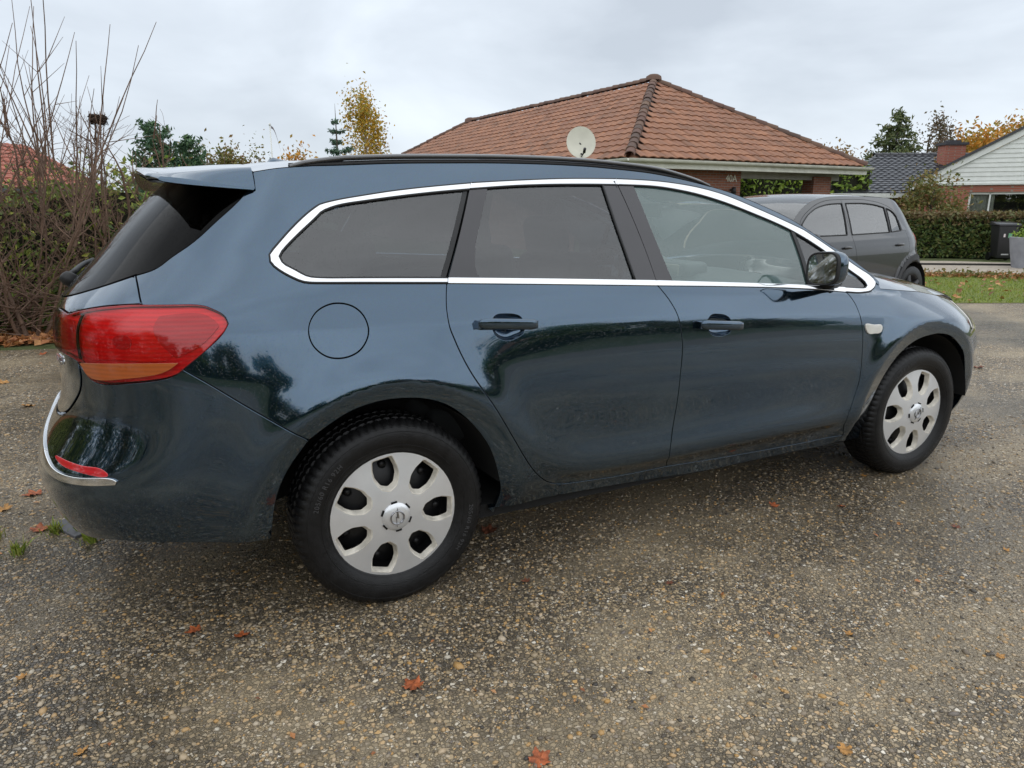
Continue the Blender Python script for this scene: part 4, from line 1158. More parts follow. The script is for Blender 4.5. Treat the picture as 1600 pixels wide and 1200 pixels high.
def make_turf(name, c1, c2, c3):
    m, nt, b, out = mat_new(name)
    tc = nd(nt, 'ShaderNodeTexCoord')
    n1 = nd(nt, 'ShaderNodeTexNoise', ins={'Scale': 1.2, 'Detail': 8, 'Roughness': .7}); nt.links.new(tc.outputs['Object'], n1.inputs['Vector'])
    rp = ramp(nt, [(.3, c1), (.5, c2), (.72, c3)], n1.outputs['Fac']); nt.links.new(rp.outputs[0], b.inputs['Base Color'])
    n2 = nd(nt, 'ShaderNodeTexNoise', ins={'Scale': 60, 'Detail': 4}); nt.links.new(tc.outputs['Object'], n2.inputs['Vector'])
    bump(nt, n2.outputs['Fac'], .8, .03, b); b.inputs['Roughness'].default_value = .9
    return m
turf = make_turf('lawn_soil', (.10, .13, .025), (.16, .20, .035), (.20, .19, .05))
field = make_turf('rough_grass', (.05, .065, .02), (.08, .10, .028), (.11, .11, .04))
soil = make_turf('garden_soil', (.030, .024, .016), (.05, .045, .022), (.06, .07, .025))
paving = simple('driveway_gravel', (.36, .31, .25), .85, 0, var=.25, scale=9, bmp=.5, bscale=80)
def flat(name, poly, z, mat, kind='structure'):
    P_ = [(x, y, z) for x, y in poly]; P = P_
    a = sum(P[i][0] * P[(i+1) % len(P)][1] - P[(i+1) % len(P)][0] * P[i][1] for i in range(len(P)))
    o = mesh(name, P, [list(range(len(P)))] if a > 0 else [list(range(len(P)))[::-1]], mat)
    o['kind'] = kind
    return o
flat('ground', [(-400, -400), (400, -400), (400, 400), (-400, 400)], 0 - .008, field)
flat('road', [(-70, -8.2), (6, -8.2), (30, -21), (38, -11), (10.27, 2.67), (9.26, 3.21), (6.2, 4.9), (1, 5.3), (-1.48, 5.07), (-1.94, 5.2), (-6, 5.45), (-70, 6.2)], 0.0, asphalt)
flat('lawn', [(16.6, -.6), (10.30, 2.68), (9.28, 3.22), (6.25, 4.92), (8.4, 8.4), (13.5, 6.3), (14.0, 4.3), (17.5, 1.6)], .004, turf)
flat('driveway', [(13.55, 6.25), (14.05, 4.3), (17.6, 1.6), (24, 3.4), (18.05, 7.0), (17.3, 8.2), (15.5, 9.4), (8.45, 8.45)], .002, paving)
flat('pavement', [(-70, -8.2), (6, -8.2), (30, -21), (28, -24), (5, -11.4), (-70, -11.4)], .0, simple('sandy_pavement', (.20, .165, .13), .85, 0, var=.2, scale=3))

# ------------------------------------------------------------------ plants
def unit(v): return v / (np.linalg.norm(v, axis=-1, keepdims=True) + 1e-9)
def leaves(name, P, size, mat, parent=None, aspect=.55, up=.3, rs=None, fold=True):
    """one small folded leaf (two triangles) at each point, random attitude"""
    r = rs or rng
    P = np.asarray(P, float); n = len(P)
    s = size * r.uniform(.6, 1.35, (n, 1))
    nrm = unit(r.normal(size=(n, 3)) + np.array([0, 0, up]))
    a = unit(np.cross(nrm, r.normal(size=(n, 3)))); b_ = np.cross(nrm, a)
    V = np.stack([P - a * s * .5, P - b_ * s * aspect * .5 + nrm * s * .12, P + a * s * .5, P + b_ * s * aspect * .5 + nrm * s * .12], 1).reshape(-1, 3)
    Q = np.arange(n * 4).reshape(n, 4)
    T = np.vstack([Q[:, [0, 1, 2]], Q[:, [0, 2, 3]]])
    return qmesh(name, V, T, mat, parent)
def crown_points(n, c, r, clumps=28, spread=.24, shell=.55, rs=None):
    q = rs or rng
    d = unit(q.normal(size=(clumps, 3))); rad = q.uniform(shell, 1.0, (clumps, 1)) ** .7
    cc = d * rad * np.array(r)
    k = q.integers(0, clumps, n); w = q.uniform(.55, 1.25, clumps)
    return np.array(c) + cc[k] + q.normal(size=(n, 3)) * np.array(r) * spread * w[k][:, None]
bark = simple('bark', (.085, .068, .052), .9, 0, var=.35, scale=14, bmp=.6, bscale=40)
bark_red = simple('bare_twig_bark', (.17, .105, .072), .8, 0, var=.35, scale=10)
bark_pale = simple('birch_bark', (.35, .32, .28), .8, 0, var=.35, scale=8)
L_green = leafmat('hedge_leaf', [(.030, .050, .012), (.065, .095, .020), (.11, .135, .026), (.20, .20, .04)], gain=2.5)
L_clip = leafmat('clipped_hedge_leaf', [(.022, .040, .012), (.05, .082, .020), (.085, .115, .026), (.12, .10, .035)])
L_clip_top = leafmat('clipped_hedge_top_leaf', [(.10, .055, .03), (.11, .085, .03), (.075, .085, .028), (.14, .09, .04)])
L_bright = leafmat('bright_shrub_leaf', [(.06, .10, .015), (.12, .19, .025), (.22, .29, .04), (.10, .15, .02)])
L_dark = leafmat('conifer_needles', [(.010, .026, .014), (.020, .042, .020), (.035, .062, .026)], trans=.1, gain=3.4)
L_fir = leafmat('fir_needles', [(.012, .030, .020), (.022, .048, .030), (.04, .07, .04)], trans=.1, gain=2.6)
L_yellow = leafmat('yellow_birch_leaf', [(.30, .17, .02), (.42, .26, .03), (.22, .17, .02), (.16, .16, .03)])
L_orange = leafmat('autumn_beech_leaf', [(.30, .13, .02), (.42, .20, .025), (.26, .17, .03), (.18, .15, .03)])
L_olive = leafmat('olive_autumn_leaf', [(.06, .075, .02), (.11, .12, .03), (.15, .12, .035), (.17, .10, .04)])
L_brown = leafmat('fallen_brown_leaf', [(.16, .060, .022), (.26, .10, .035), (.33, .16, .06), (.12, .05, .025), (.42, .22, .09)], trans=.1)
grass_m = leafmat('grass_blade', [(.07, .10, .015), (.13, .18, .022), (.20, .24, .035), (.17, .16, .04)])

def trunk_mesh(base, top, r0, limbs=5, mat=bark, parent=None, spread=.9, rs=None, name='trunk'):
    q = rs or rng
    base, top = np.array(base, float), np.array(top, float); m = MB()
    P = np.array([base + (top - base) * t + np.array([q.normal() * .05, q.normal() * .05, 0]) * (t > 0) for t in np.linspace(0, 1, 7)])
    m.tube(P, np.linspace(r0, r0 * .25, 7), 7)
    H = np.linalg.norm(top - base)
    for i in range(limbs):
        t = q.uniform(.3, .9); p = base + (top - base) * t; a = q.uniform(0, 2 * np.pi); ln = H * (1 - t) * q.uniform(.5, .9) * spread
        d = np.array([math.cos(a) * .8, math.sin(a) * .8, .7])
        m.tube([p, p + d * ln * .5, p + d * ln + np.array([0, 0, ln * .15])], [r0 * .4 * (1.1 - t), r0 * .25 * (1.1 - t), .008], 5)
    return m.build(name, mat, parent, True)
def broadleaf(name, base, h, rad, mat, label, cat='tree', group=None, n=3000, leaf=.20, clumps=30, trunk_h=.35, bk=None, spread=.24, top_narrow=False):
    t = empty(name, base, label, cat, group)
    base = np.array(base, float)
    trunk_mesh(base, base + [0, 0, h * .85], .03 * h ** .9, 8, bk or bark, t)
    cen = base + [0, 0, h * (trunk_h + 1) / 2]
    P = crown_points(int(n * 2.2), cen, (rad, rad, h * (1 - trunk_h) / 2), clumps, spread)
    if top_narrow:
        k = np.clip((P[:, 2] - base[2]) / h, 0, 1.2); f = np.clip(1.25 - k, .12, 1)
        P[:, :2] = base[:2] + (P[:, :2] - base[:2]) * f[:, None]
    P = P[P[:, 2] > base[2] + .2]
    leaves('crown', P, leaf, mat, t)
    return t
def conifer(name, base, h, rad, mat, label, group=None, whorls=16, per=11, leaf=.11, dens=38, droop=.25, bare_top=.06, cat='tree', shape=1.0, jit=1.0):
    t = empty(name, base, label, cat, group); base = np.array(base, float)
    m = MB(); m.tube([base, base + [0, 0, h * .5], base + [0, 0, h]], [.018 * h, .011 * h, .004], 7)
    P = []
    for i in range(whorls):
        f = i / (whorls - 1); z = h * (.08 + (.92 - bare_top) * f); L = rad * (1 - f) ** shape * rng.uniform(.85, 1.12) + .10 * rad
        for j in range(max(5, int(per * (1 - .5 * f)))):
            a = rng.uniform(0, 2 * np.pi); l = L * rng.uniform(.65, 1.1)
            d = np.array([math.cos(a), math.sin(a), 0])
            q = [base + [0, 0, z], base + d * l * .5 + [0, 0, z - droop * l * .45 + .05 * l], base + d * l + [0, 0, z - droop * l * .6 + .22 * l * (1 - droop)]]
            m.tube(q, [.012, .008, .003], 4)
            k = max(8, int(dens * 2.4 * l / rad)); s = rng.uniform(.12, 1, k)
            pt = np.array(q[0]) * ((1 - s) ** 2)[:, None] + 2 * (s * (1 - s))[:, None] * np.array(q[1]) + (s ** 2)[:, None] * np.array(q[2])
            P.append(pt + rng.normal(size=(k, 3)) * np.array([.07, .07, .045]) * rad * .9 * jit)
    m.build('trunk', bark, t, True)
    P = np.vstack(P); leaves('crown', P, leaf, mat, t, aspect=.35)
    return t
def hedge_box(name, a, b, depth, h, mat, label, n=9000, leaf=.06, cat='hedge', rough=.06, top_mat=None, core=True, wav=.0):
    """clipped or loose hedge along the line a-b"""
    t = empty(name, (a[0], a[1], 0), label, cat)
    a = np.array([a[0], a[1], 0.]); b = np.array([b[0], b[1], 0.]); L = np.linalg.norm(b - a); e = (b - a) / L; nn = np.array([-e[1], e[0], 0])
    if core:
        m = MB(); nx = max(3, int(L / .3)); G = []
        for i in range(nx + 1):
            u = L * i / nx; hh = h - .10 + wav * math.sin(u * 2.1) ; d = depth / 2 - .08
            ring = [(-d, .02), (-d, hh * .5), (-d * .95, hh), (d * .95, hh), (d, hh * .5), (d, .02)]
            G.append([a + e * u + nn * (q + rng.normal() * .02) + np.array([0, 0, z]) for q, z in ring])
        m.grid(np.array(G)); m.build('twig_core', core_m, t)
    f = rng.uniform(size=n); u = rng.uniform(0, L, n); face = rng.uniform(size=n)
    q = rng.uniform(-1, 1, n); z = rng.uniform(.03, 1, n)
    per_ = np.array([h, h, depth]); pr = np.cumsum(per_ / per_.sum())
    qq = np.where(face < pr[0], -1 + rng.normal(size=n) * rough / depth * 2, np.where(face < pr[1], 1 + rng.normal(size=n) * rough / depth * 2, q))
    zz_ = np.where(face < pr[1], z * h, h + rng.normal(size=n) * rough)
    zz_ = zz_ + wav * np.sin(u * 2.1) * z + wav * .7 * np.sin(u * 5.3 + 1) * z
    P = a + e * u[:, None] + nn * (qq * depth / 2)[:, None]; P[:, 2] = np.maximum(.02, zz_)
    if top_mat is not None:
        k = (zz_ > h * .90) | ((zz_ > h * .72) & (rng.uniform(size=n) < .35))
        leaves('hedge_leaves', P[~k], leaf, mat, t); leaves('hedge_top_leaves', P[k], leaf, top_mat, t)
    else:
        leaves('hedge_leaves', P, leaf, mat, t)
    return t
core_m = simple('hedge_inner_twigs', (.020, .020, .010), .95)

# bare shrubs behind the car's tail
def bare_shrub(base, stems, head_h, whip, label, lean=(0, 0), seed=1, tw=1.0, rad=.55, holds=None):
    q = np.random.default_rng(seed)
    t = empty('bare_shrub', base, label, 'shrub', None); base = np.array(base, float)
    def grow(m, p, d, L, r, depth, up):
        n = 6; pts = [p]; rad_ = [r]
        for i in range(n):
            d = unit(d + q.normal(size=3) * .13 + np.array([0, 0, up])); pts.append(pts[-1] + d * L / n); rad_.append(r * (1 - .75 * (i + 1) / n))
        m.tube(pts, np.maximum(rad_, .0016), 5 if r > .008 else 4, cap=False)
        if depth > 0:
            for i in range(q.integers(4, 8)):
                j = q.integers(1, n + 1); a = q.uniform(0, 2 * np.pi)
                dd = unit(d * .5 + np.array([math.cos(a), math.sin(a), q.uniform(-.1, .7)]))
                grow(m, pts[j], dd, L * q.uniform(.35, .7), max(.0028, rad_[j] * .55), depth - 1, up * .6 + .02)
        return pts[-1], d
    for k in range(stems):
        m = MB(); a = 2 * math.pi * k / stems + q.uniform(-.3, .3)
        p0 = base + np.array([math.cos(a), math.sin(a), 0]) * q.uniform(.02, .12)
        d = unit(np.array([math.cos(a) * rad + lean[0], math.sin(a) * rad * .7 + lean[1], 1.0]))
        hh = head_h * q.uniform(.85, 1.1)
        end, dd = grow(m, p0, d, hh * .62, q.uniform(.020, .030), 2, .05)
        end2, dd2 = grow(m, end, unit(dd + [0, 0, .5]), hh * .42, .016, 2, .08)
        for i in range(int(whip[1])):
            dw = unit(np.array([q.normal() * .36 + lean[0] * .7, q.normal() * .3 + lean[1], 1.0])); L = whip[0] * q.uniform(.45, 1.15)
            pts = [end2 - dd2 * q.uniform(0, hh * .4) + q.normal(size=3) * .03]; 
            for s in range(6): dw = unit(dw + q.normal(size=3) * .05 + [0, 0, .05]); pts.append(pts[-1] + dw * L / 6)
            m.tube(pts, np.linspace(.0085, .0025, 7), 4, cap=False)
            for s in range(2):
                pp = pts[q.integers(1, 4)]; ds = unit(dw + q.normal(size=3) * .5); m.tube([pp, pp + ds * L * .12, pp + ds * L * .25], [.004, .003, .0015], 4, cap=False)
        m.build('stem', bark_red, t, True)
    if holds is not None:
        m = MB(); e_ = np.array(holds)
        for k in range(4):
            off_ = np.array([math.cos(k * 1.57 + .4), math.sin(k * 1.57 + .4), 0]) * .08
            pts = [base + off_ * 1.6, base * .6 + e_ * .4 * [1, 1, 1] + off_ + q.normal(size=3) * .05, base * .25 + e_ * .75 + off_ * .6 + q.normal(size=3) * .03, e_ + off_ + [0, 0, .12]]
            m.tube(pts, [.012, .010, .008, .004], 5)
        m.build('stem', bark_red, t, True)
    return t
bare_shrub((-2.55, 5.75, 0), 8, 1.75, (1.5, 5), 'bare reddish shrub with long whips, growing at the road edge away from the nest', (-.15, 0), 11)
bare_shrub((-1.75, 5.85, 0), 8, 1.85, (1.8, 6), 'tall bare pollard shrub with the longest upright whips above the red roof', (-.06, .02), 12, rad=.42)
bare_shrub((-1.05, 6.25, 0), 8, 2.15, (.45, 6), 'bare twiggy shrub holding the bird nest behind the car tail', (.05, .0), 13, rad=.40, holds=(-.89, 6.30, 2.20))
bare_shrub((-.55, 6.2, 0), 7, 1.45, (.45, 5), 'low bare twiggy shrub beside the rear spoiler, next to the nest shrub', (.22, 0), 14, rad=.5)
bare_shrub((-3.4, 5.8, 0), 5, 1.6, (1.1, 5), 'bare shrub with sparse whips at the outer end of the shrub row', (-.1, 0), 15)
def tangle(base, n, seed, label):
    q = np.random.default_rng(seed); t = empty('twig_tangle', base, label, 'shrub', 'low tangles of bare twigs at the road edge'); base = np.array(base, float); m = MB()
    for i in range(n):
        p = base + np.array([q.uniform(-.6, .6), q.uniform(-.25, .35), q.uniform(.0, .5)]); a = q.uniform(0, 2 * np.pi)
        d = unit(np.array([math.cos(a), math.sin(a) * .6, q.uniform(.0, .9)])); L = q.uniform(.4, 1.2); pts = [p]
        for s in range(6): d = unit(d + q.normal(size=3) * .16 + [0, 0, -.03]); pts.append(pts[-1] + d * L / 6)
        m.tube(pts, np.linspace(q.uniform(.004, .009), .002, 7), 4, cap=False)
    m.build('twigs', bark_red, t, True)
for i, (x, lb) in enumerate(((-3.2, 'low tangle of bare brown twigs at the outer end of the leaf litter'), (-2.3, 'low tangle of bare brown twigs under the shrub with long whips'), (-1.5, 'low tangle of bare brown twigs under the tall pollard shrub'), (-.8, 'low tangle of bare brown twigs below the nest, beside the rear window'))):
    tangle((x, 5.85, 0), 80, 30 + i, lb)
# nest
def nest(c, r, label):
    q = np.random.default_rng(5); m = MB()
    for i in range(260):
        a = q.uniform(0, 2 * np.pi); rr = r * q.uniform(.55, 1.0); z = q.uniform(-.5, .5) * r
        p = np.array(c) + np.array([math.cos(a) * rr, math.sin(a) * rr, z]) ; d = np.array([-math.sin(a), math.cos(a), q.normal() * .25]); d = unit(d + q.normal(size=3) * .25)
        L = r * q.uniform(.5, 1.1); m.tube([p - d * L * .5, p + unit(p - np.array(c)) * .01, p + d * L * .5], [.002, .004, .002], 4, cap=False)
    G = [[[c[0] + k * r * math.cos(a), c[1] + k * r * math.sin(a), c[2] + z * r] for k, z in ((.1, -.5), (.6, -.45), (.9, -.05), (.85, .35), (.55, .1), (.05, -.1))] for a in np.linspace(0, 2 * np.pi, 17)]
    m.grid(np.array(G)); return tag(m.build('bird_nest', simple('nest_twigs', (.050, .030, .020), .95), None), label, 'nest')
nest((-.89, 6.30, 2.24), .085, 'dark ragged bird nest of twigs high in the bare shrub')

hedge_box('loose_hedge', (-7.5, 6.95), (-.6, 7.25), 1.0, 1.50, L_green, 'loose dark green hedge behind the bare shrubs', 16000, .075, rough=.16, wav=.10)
broadleaf('yellow_green_bush', (-.15, 7.7, 0), 1.62, .60, L_bright, 'yellow-green leafy bush just behind the rear spoiler', 'shrub', None, 3600, .075, 34, .05, spread=.16)
q_ = 6500; Ps = np.c_[rng.uniform(-7, .3, q_), rng.uniform(5.9, 6.7, q_), np.abs(rng.normal(size=q_)) * .55 + .05]
tag(leaves('undergrowth', Ps, .07, L_green, None), 'scattered green leaves of undergrowth between the bare twigs', 'undergrowth', None, 'stuff')
# leaf litter under the shrubs
P = np.c_[rng.uniform(-7.5, .2, 5200), 5.45 + np.abs(rng.normal(size=5200)) * .38 + rng.normal(size=5200) * .05, rng.uniform(.008, .05, 5200)]
tag(leaves('leaf_litter', P, .085, L_brown, None, .75, up=1.6), 'brown fallen leaves heaped along the foot of the shrubs', 'leaves', None, 'stuff')

# ------------------------------------------------------------------ fallen leaves on the asphalt
def leaf_mesh(seed):
    """lobed, cupped leaf with a raised midrib and a stalk"""
    q = np.random.default_rng(seed); n = 40; V = [(0, 0, .06)]; F = []; rings = 3
    ph = q.uniform(0, 6.28); cu1, cu2 = q.uniform(.25, .6), q.uniform(-.1, .35)
    for k in range(1, rings + 1):
        for i in range(n):
            a = 2 * math.pi * i / n
            r = (.40 + .09 * math.cos(5 * (a - math.pi / 2)) + .05 * math.cos(11 * a + ph)) * (1.12 if math.sin(a) > .6 else 1.0) * k / rings
            x, y = r * math.cos(a), r * math.sin(a)
            z = cu1 * x * x + cu2 * y * y + .05 * math.cos(5 * (a - math.pi / 2)) * k / rings + q.normal() * .012 * k + .04
            V.append((x, y, max(0.0, z)))
    for i in range(n): F.append([0, 1 + i, 1 + (i + 1) % n])
    for k in range(rings - 1):
        for i in range(n): F.append([1 + k*n + i, 1 + (k+1)*n + i, 1 + (k+1)*n + (i+1) % n, 1 + k*n + (i+1) % n])
    b0 = len(V); V += [(-.012, -.38, .05), (.012, -.38, .05), (.05, -.68, .03), (.03, -.68, .03)]; F.append([b0, b0+1, b0+2, b0+3])
    return V, F
leaf_mats = [simple('fallen_leaf_%s' % n_, c_, .6, 0, var=.55, scale=5) for n_, c_ in (('orange', (.33, .085, .025)), ('ochre', (.38, .19, .05)), ('brown', (.17, .06, .03)))]
leaf_data = []
for i_, mm_ in enumerate(leaf_mats):
    LV, LF = leaf_mesh(60 + i_); me = bpy.data.meshes.new('leaf'); me.from_pydata(LV, [], LF); me.materials.append(mm_); me.polygons.foreach_set('use_smooth', np.ones(len(LF), bool)); leaf_data.append(me)
spots = [(-.11, -1.32, 0, .066), (-.51, -.84, 0, .05), (-.64, -.74, 0, .05), (-1.01, 2.39, 0, .075), (-1.23, .84, 0, .085), (-1.33, .69, 1, .07), (-1.16, .37, 0, .085), (-1.45, 2.71, 1, .08), (1.77, -.86, 0, .05), (1.2, -1.71, 1, .03), (.51, -.51, 2, .075), (.07, -1.73, 0, .06), (5.5, .45, 2, .09), (.76, -2.05, 1, .04), (2.27, -1.38, 2, .04), (2.03, -1.01, 0, .035), (.45, -.95, 2, .035), (2.45, -.8, 1, .03), (-.93, -1.19, 1, .035), (-1.1, -.77, 1, .03), (2.24, -1.6, 1, .03), (-1.7, 3.6, 1, .08), (-1.2, 4.2, 2, .08), (-1.9, 4.6, 0, .08), (-.9, 3.2, 1, .07), (-2.0, 1.6, 1, .07), (-1.55, 4.8, 0, .08), (4.4, -.6, 1, .05), (3.9, -1.3, 2, .05), (-.2, -1.9, 1, .03), (-.55, -1.55, 1, .03), (.9, -1.2, 2, .03), (1.5, -2.0, 1, .03)]
for x, y, k, s in spots:
    o = bpy.data.objects.new('fallen_leaf', leaf_data[k]); col.objects.link(o); o.location = (x, y, .003); o.scale = (s, s, s * .8); o.rotation_euler = (rng.normal() * .12, rng.normal() * .12, rng.uniform(0, 6.28))
    nm = ('orange', 'ochre yellow', 'dark brown')[k]
    tag(o, '%s fallen leaf lying flat on the wet asphalt' % nm, 'leaf', '%s fallen leaves on the asphalt' % nm)
Pb = np.c_[rng.uniform(-2.6, 5.5, 260), rng.uniform(-2.2, 4.9, 260)]; Pb = Pb[(Pb[:, 1] < -1.05) | (Pb[:, 0] < -1.2) | (Pb[:, 1] > 1.2)]
tag(leaves('leaf_scraps', np.c_[Pb, np.full(len(Pb), .006)], .022, L_brown, None, .6, up=3), 'tiny scraps of leaves and twigs strewn over the asphalt', 'debris', None, 'stuff')
# loose stones standing proud of the worn surface
def ico():
    t = (1 + 5 ** .5) / 2
    V = np.array([(-1, t, 0), (1, t, 0), (-1, -t, 0), (1, -t, 0), (0, -1, t), (0, 1, t), (0, -1, -t), (0, 1, -t), (t, 0, -1), (t, 0, 1), (-t, 0, -1), (-t, 0, 1)]) / math.hypot(1, t)
    F = np.array([(0, 11, 5), (0, 5, 1), (0, 1, 7), (0, 7, 10), (0, 10, 11), (1, 5, 9), (5, 11, 4), (11, 10, 2), (10, 7, 6), (7, 1, 8), (3, 9, 4), (3, 4, 2), (3, 2, 6), (3, 6, 8), (3, 8, 9), (4, 9, 5), (2, 4, 11), (6, 2, 10), (8, 6, 7), (9, 8, 1)])
    return V, F
def pebbles(n):
    IV, IF = ico()
    r = .9 + 4.6 * rng.uniform(size=n) ** .75; a_ = YAW + rng.uniform(-.78, .78, n)
    k_ = n // 3; r[:k_] = 2.9 * rng.uniform(size=k_) ** .5; a_[:k_] = rng.uniform(0, 6.28, k_)
    P_ = np.c_[-.67 + r * np.sin(a_), -3.035 + r * np.cos(a_)]
    sz = np.exp(rng.normal(size=n) * .35) * .0046
    W = IV[None] * (1 + rng.normal(size=(n, 12, 1)) * .12) * (sz[:, None, None] * np.stack([rng.uniform(.8, 1.4, n), rng.uniform(.7, 1.0, n), rng.uniform(.35, .6, n)], 1)[:, None])
    th = rng.uniform(0, 6.28, n); c_, s_ = np.cos(th)[:, None], np.sin(th)[:, None]
    X = W[..., 0] * c_ - W[..., 1] * s_; Y = W[..., 0] * s_ + W[..., 1] * c_
    V = np.stack([X + P_[:, :1], Y + P_[:, 1:], W[..., 2] + .0004], -1).reshape(-1, 3)
    Q = (np.arange(n)[:, None, None] * 12 + IF[None]).reshape(-1, 3)
    return qmesh('aggregate_stones', V, Q, pebble_m, None, True)
pebble_m = leafmat('loose_stone', [(.05, .043, .035), (.14, .11, .078), (.26, .195, .12), (.38, .29, .175), (.16, .135, .115), (.44, .355, .24), (.46, .26, .08), (.50, .45, .36)], .45, 0.0, 1.0)
tag(pebbles(60000), 'small rounded stones of the worn aggregate road surface', 'stones', None, 'stuff')
# weeds by a joint in the paving, and the slab beside it
def tuft(name, c, n, h, sp, label=None, group=None, cat='weed'):
    q = rng; m_ = []; F = []
    for i in range(n):
        a = q.uniform(0, 6.28); r = abs(q.normal()) * sp; b0 = np.array([c[0] + math.cos(a) * r, c[1] + math.sin(a) * r, .0]); w = q.uniform(.002, .004); hh = h * q.uniform(.5, 1.2)
        d = np.array([q.normal() * .5, q.normal() * .5, 1]); s_ = np.array([math.cos(a + 1.5), math.sin(a + 1.5), 0]) * w
        k = len(m_); tip = b0 + d * hh; mid = b0 + d * hh * .55 - np.array([0, 0, -.01])
        m_ += [b0 - s_, b0 + s_, mid + s_ * .8, mid - s_ * .8, tip]; F += [[k, k+1, k+2, k+3], [k+3, k+2, k+4]]
    o = mesh(name, m_, F, grass_m); return tag(o, label, cat, group)
for x, y in ((-.96, .14), (-1.10, .30), (-1.22, .16), (-1.0, .30), (-1.32, .36)):
    tuft('weed_tuft', (x, y), 60, .045, .020, 'small green weed tuft growing from the joint behind the rear bumper', 'weed tufts behind the rear bumper')
o = MB().box((-1.02, .33, .004), (.13, .22, .016), .5).build('drain_slab', simple('grey_slab', (.10, .10, .11), .5), None); tag(recalc(o, .004, 2), 'small grey slab set in the asphalt under the rear bumper', 'slab')
# lawn grass
n = 26000
T_ = np.array([(16.6, -.6), (10.30, 2.68), (9.28, 3.22), (6.25, 4.92), (8.4, 8.4), (13.5, 6.3), (14.0, 4.3), (17.5, 1.6)])
pp = np.c_[rng.uniform(6, 17.6, n * 2), rng.uniform(-.6, 8.5, n * 2)]; pp = pp[inside(pp, T_)]
a = rng.uniform(0, 6.28, len(pp)); w = .006; h_ = rng.uniform(.02, .06, len(pp))
b0 = np.c_[pp, np.full(len(pp), .004)]; sd = np.c_[np.cos(a), np.sin(a), 0 * a] * w; tp = b0 + np.c_[rng.normal(size=(len(pp), 2)) * .02, h_]
V = np.stack([b0 - sd, b0 + sd, tp], 1).reshape(-1, 3)
tag(qmesh('grass', V, np.arange(len(V)).reshape(-1, 3), grass_m), 'short green grass of the front lawn', 'grass', None, 'stuff')
k = rng.integers(0, len(pp), 420)
tag(leaves('lawn_leaves', np.c_[pp[k], np.full(420, .035)], .09, L_brown, None, .75, up=2), 'autumn leaves strewn over the lawn', 'leaves', None, 'stuff')

# ------------------------------------------------------------------ houses
def make_brick(name, c1, c2, mortar=(.24, .21, .19)):
    m, nt, b, out = mat_new(name)
    tc = nd(nt, 'ShaderNodeTexCoord'); sx = nd(nt, 'ShaderNodeSeparateXYZ'); nt.links.new(tc.outputs['Object'], sx.inputs[0])
    ad = nd(nt, 'ShaderNodeMath', operation='ADD'); nt.links.new(sx.outputs[0], ad.inputs[0]); nt.links.new(sx.outputs[1], ad.inputs[1])
    cx_ = nd(nt, 'ShaderNodeCombineXYZ'); nt.links.new(ad.outputs[0], cx_.inputs[0]); nt.links.new(sx.outputs[2], cx_.inputs[1])
    br = nd(nt, 'ShaderNodeTexBrick', ins={'Scale': 1.0, 'Mortar Size': .008, 'Brick Width': .24, 'Row Height': .067, 'Bias': .0})
    br.inputs['Color1'].default_value = (*c1, 1); br.inputs['Color2'].default_value = (*c2, 1); br.inputs['Mortar'].default_value = (*mortar, 1)
    nt.links.new(cx_.outputs[0], br.inputs['Vector']); nt.links.new(br.outputs['Color'], b.inputs['Base Color'])
    iv = nd(nt, 'ShaderNodeMath', operation='SUBTRACT'); iv.inputs[0].default_value = 1; nt.links.new(br.outputs['Fac'], iv.inputs[1]); bump(nt, iv.outputs[0], .6, .01, b)
    b.inputs['Roughness'].default_value = .85
    return m
brick = make_brick('red_brown_brick', (.22, .075, .045), (.30, .11, .06))
brick2 = make_brick('orange_red_brick', (.33, .095, .06), (.40, .13, .08), (.30, .24, .2))
white_paint = simple('white_painted_timber', (.72, .74, .70), .5, 0, var=.06)
gutter_m = simple('cream_gutter', (.66, .66, .58), .45, 0, var=.12, scale=4)
soffit_m = simple('grey_soffit', (.36, .35, .32), .8)
def roofmat(name, cols, rough=.65):
    m, nt, b, out = mat_new(name)
    oi = nd(nt, 'ShaderNodeNewGeometry'); tc = nd(nt, 'ShaderNodeTexCoord'); ob = nd(nt, 'ShaderNodeObjectInfo')
    ad = nd(nt, 'ShaderNodeMath', operation='ADD'); nt.links.new(oi.outputs['Random Per Island'], ad.inputs[0]); nt.links.new(ob.outputs['Random'], ad.inputs[1])
    fr = nd(nt, 'ShaderNodeMath', operation='FRACT'); nt.links.new(ad.outputs[0], fr.inputs[0])
    rp = ramp(nt, [(i / (len(cols) - 1), c_) for i, c_ in enumerate(cols)], fr.outputs[0])
    no = nd(nt, 'ShaderNodeTexNoise', ins={'Scale': 3.0, 'Detail': 6, 'Roughness': .7}); nt.links.new(oi.outputs['Position'], no.inputs['Vector'])
    mr = nd(nt, 'ShaderNodeMapRange', ins={'From Min': .35, 'From Max': .75, 'To Min': 0, 'To Max': .55}); nt.links.new(no.outputs['Fac'], mr.inputs[0])
    mx = nd(nt, 'ShaderNodeMix', data_type='RGBA'); nt.links.new(mr.outputs[0], mx.inputs[0]); nt.links.new(rp.outputs[0], mx.inputs[6]); mx.inputs[7].default_value = (*[x * .55 + .015 for x in cols[0]], 1)
    nt.links.new(mx.outputs[2], b.inputs['Base Color']); b.inputs['Roughness'].default_value = rough
    return m
tile_red = roofmat('red_clay_tile', [(.20, .090, .046), (.28, .118, .058), (.35, .150, .072), (.25, .104, .055)])
ridge_m = roofmat('mossy_ridge_tile', [(.10, .065, .05), (.15, .08, .06), (.18, .11, .07)], .85)
tile_blk = roofmat('black_glazed_tile', [(.022, .023, .028), (.032, .033, .040), (.045, .046, .055)], .32)
tile_org = roofmat('orange_clay_tile', [(.36, .10, .06), (.44, .13, .075), (.30, .085, .055)])

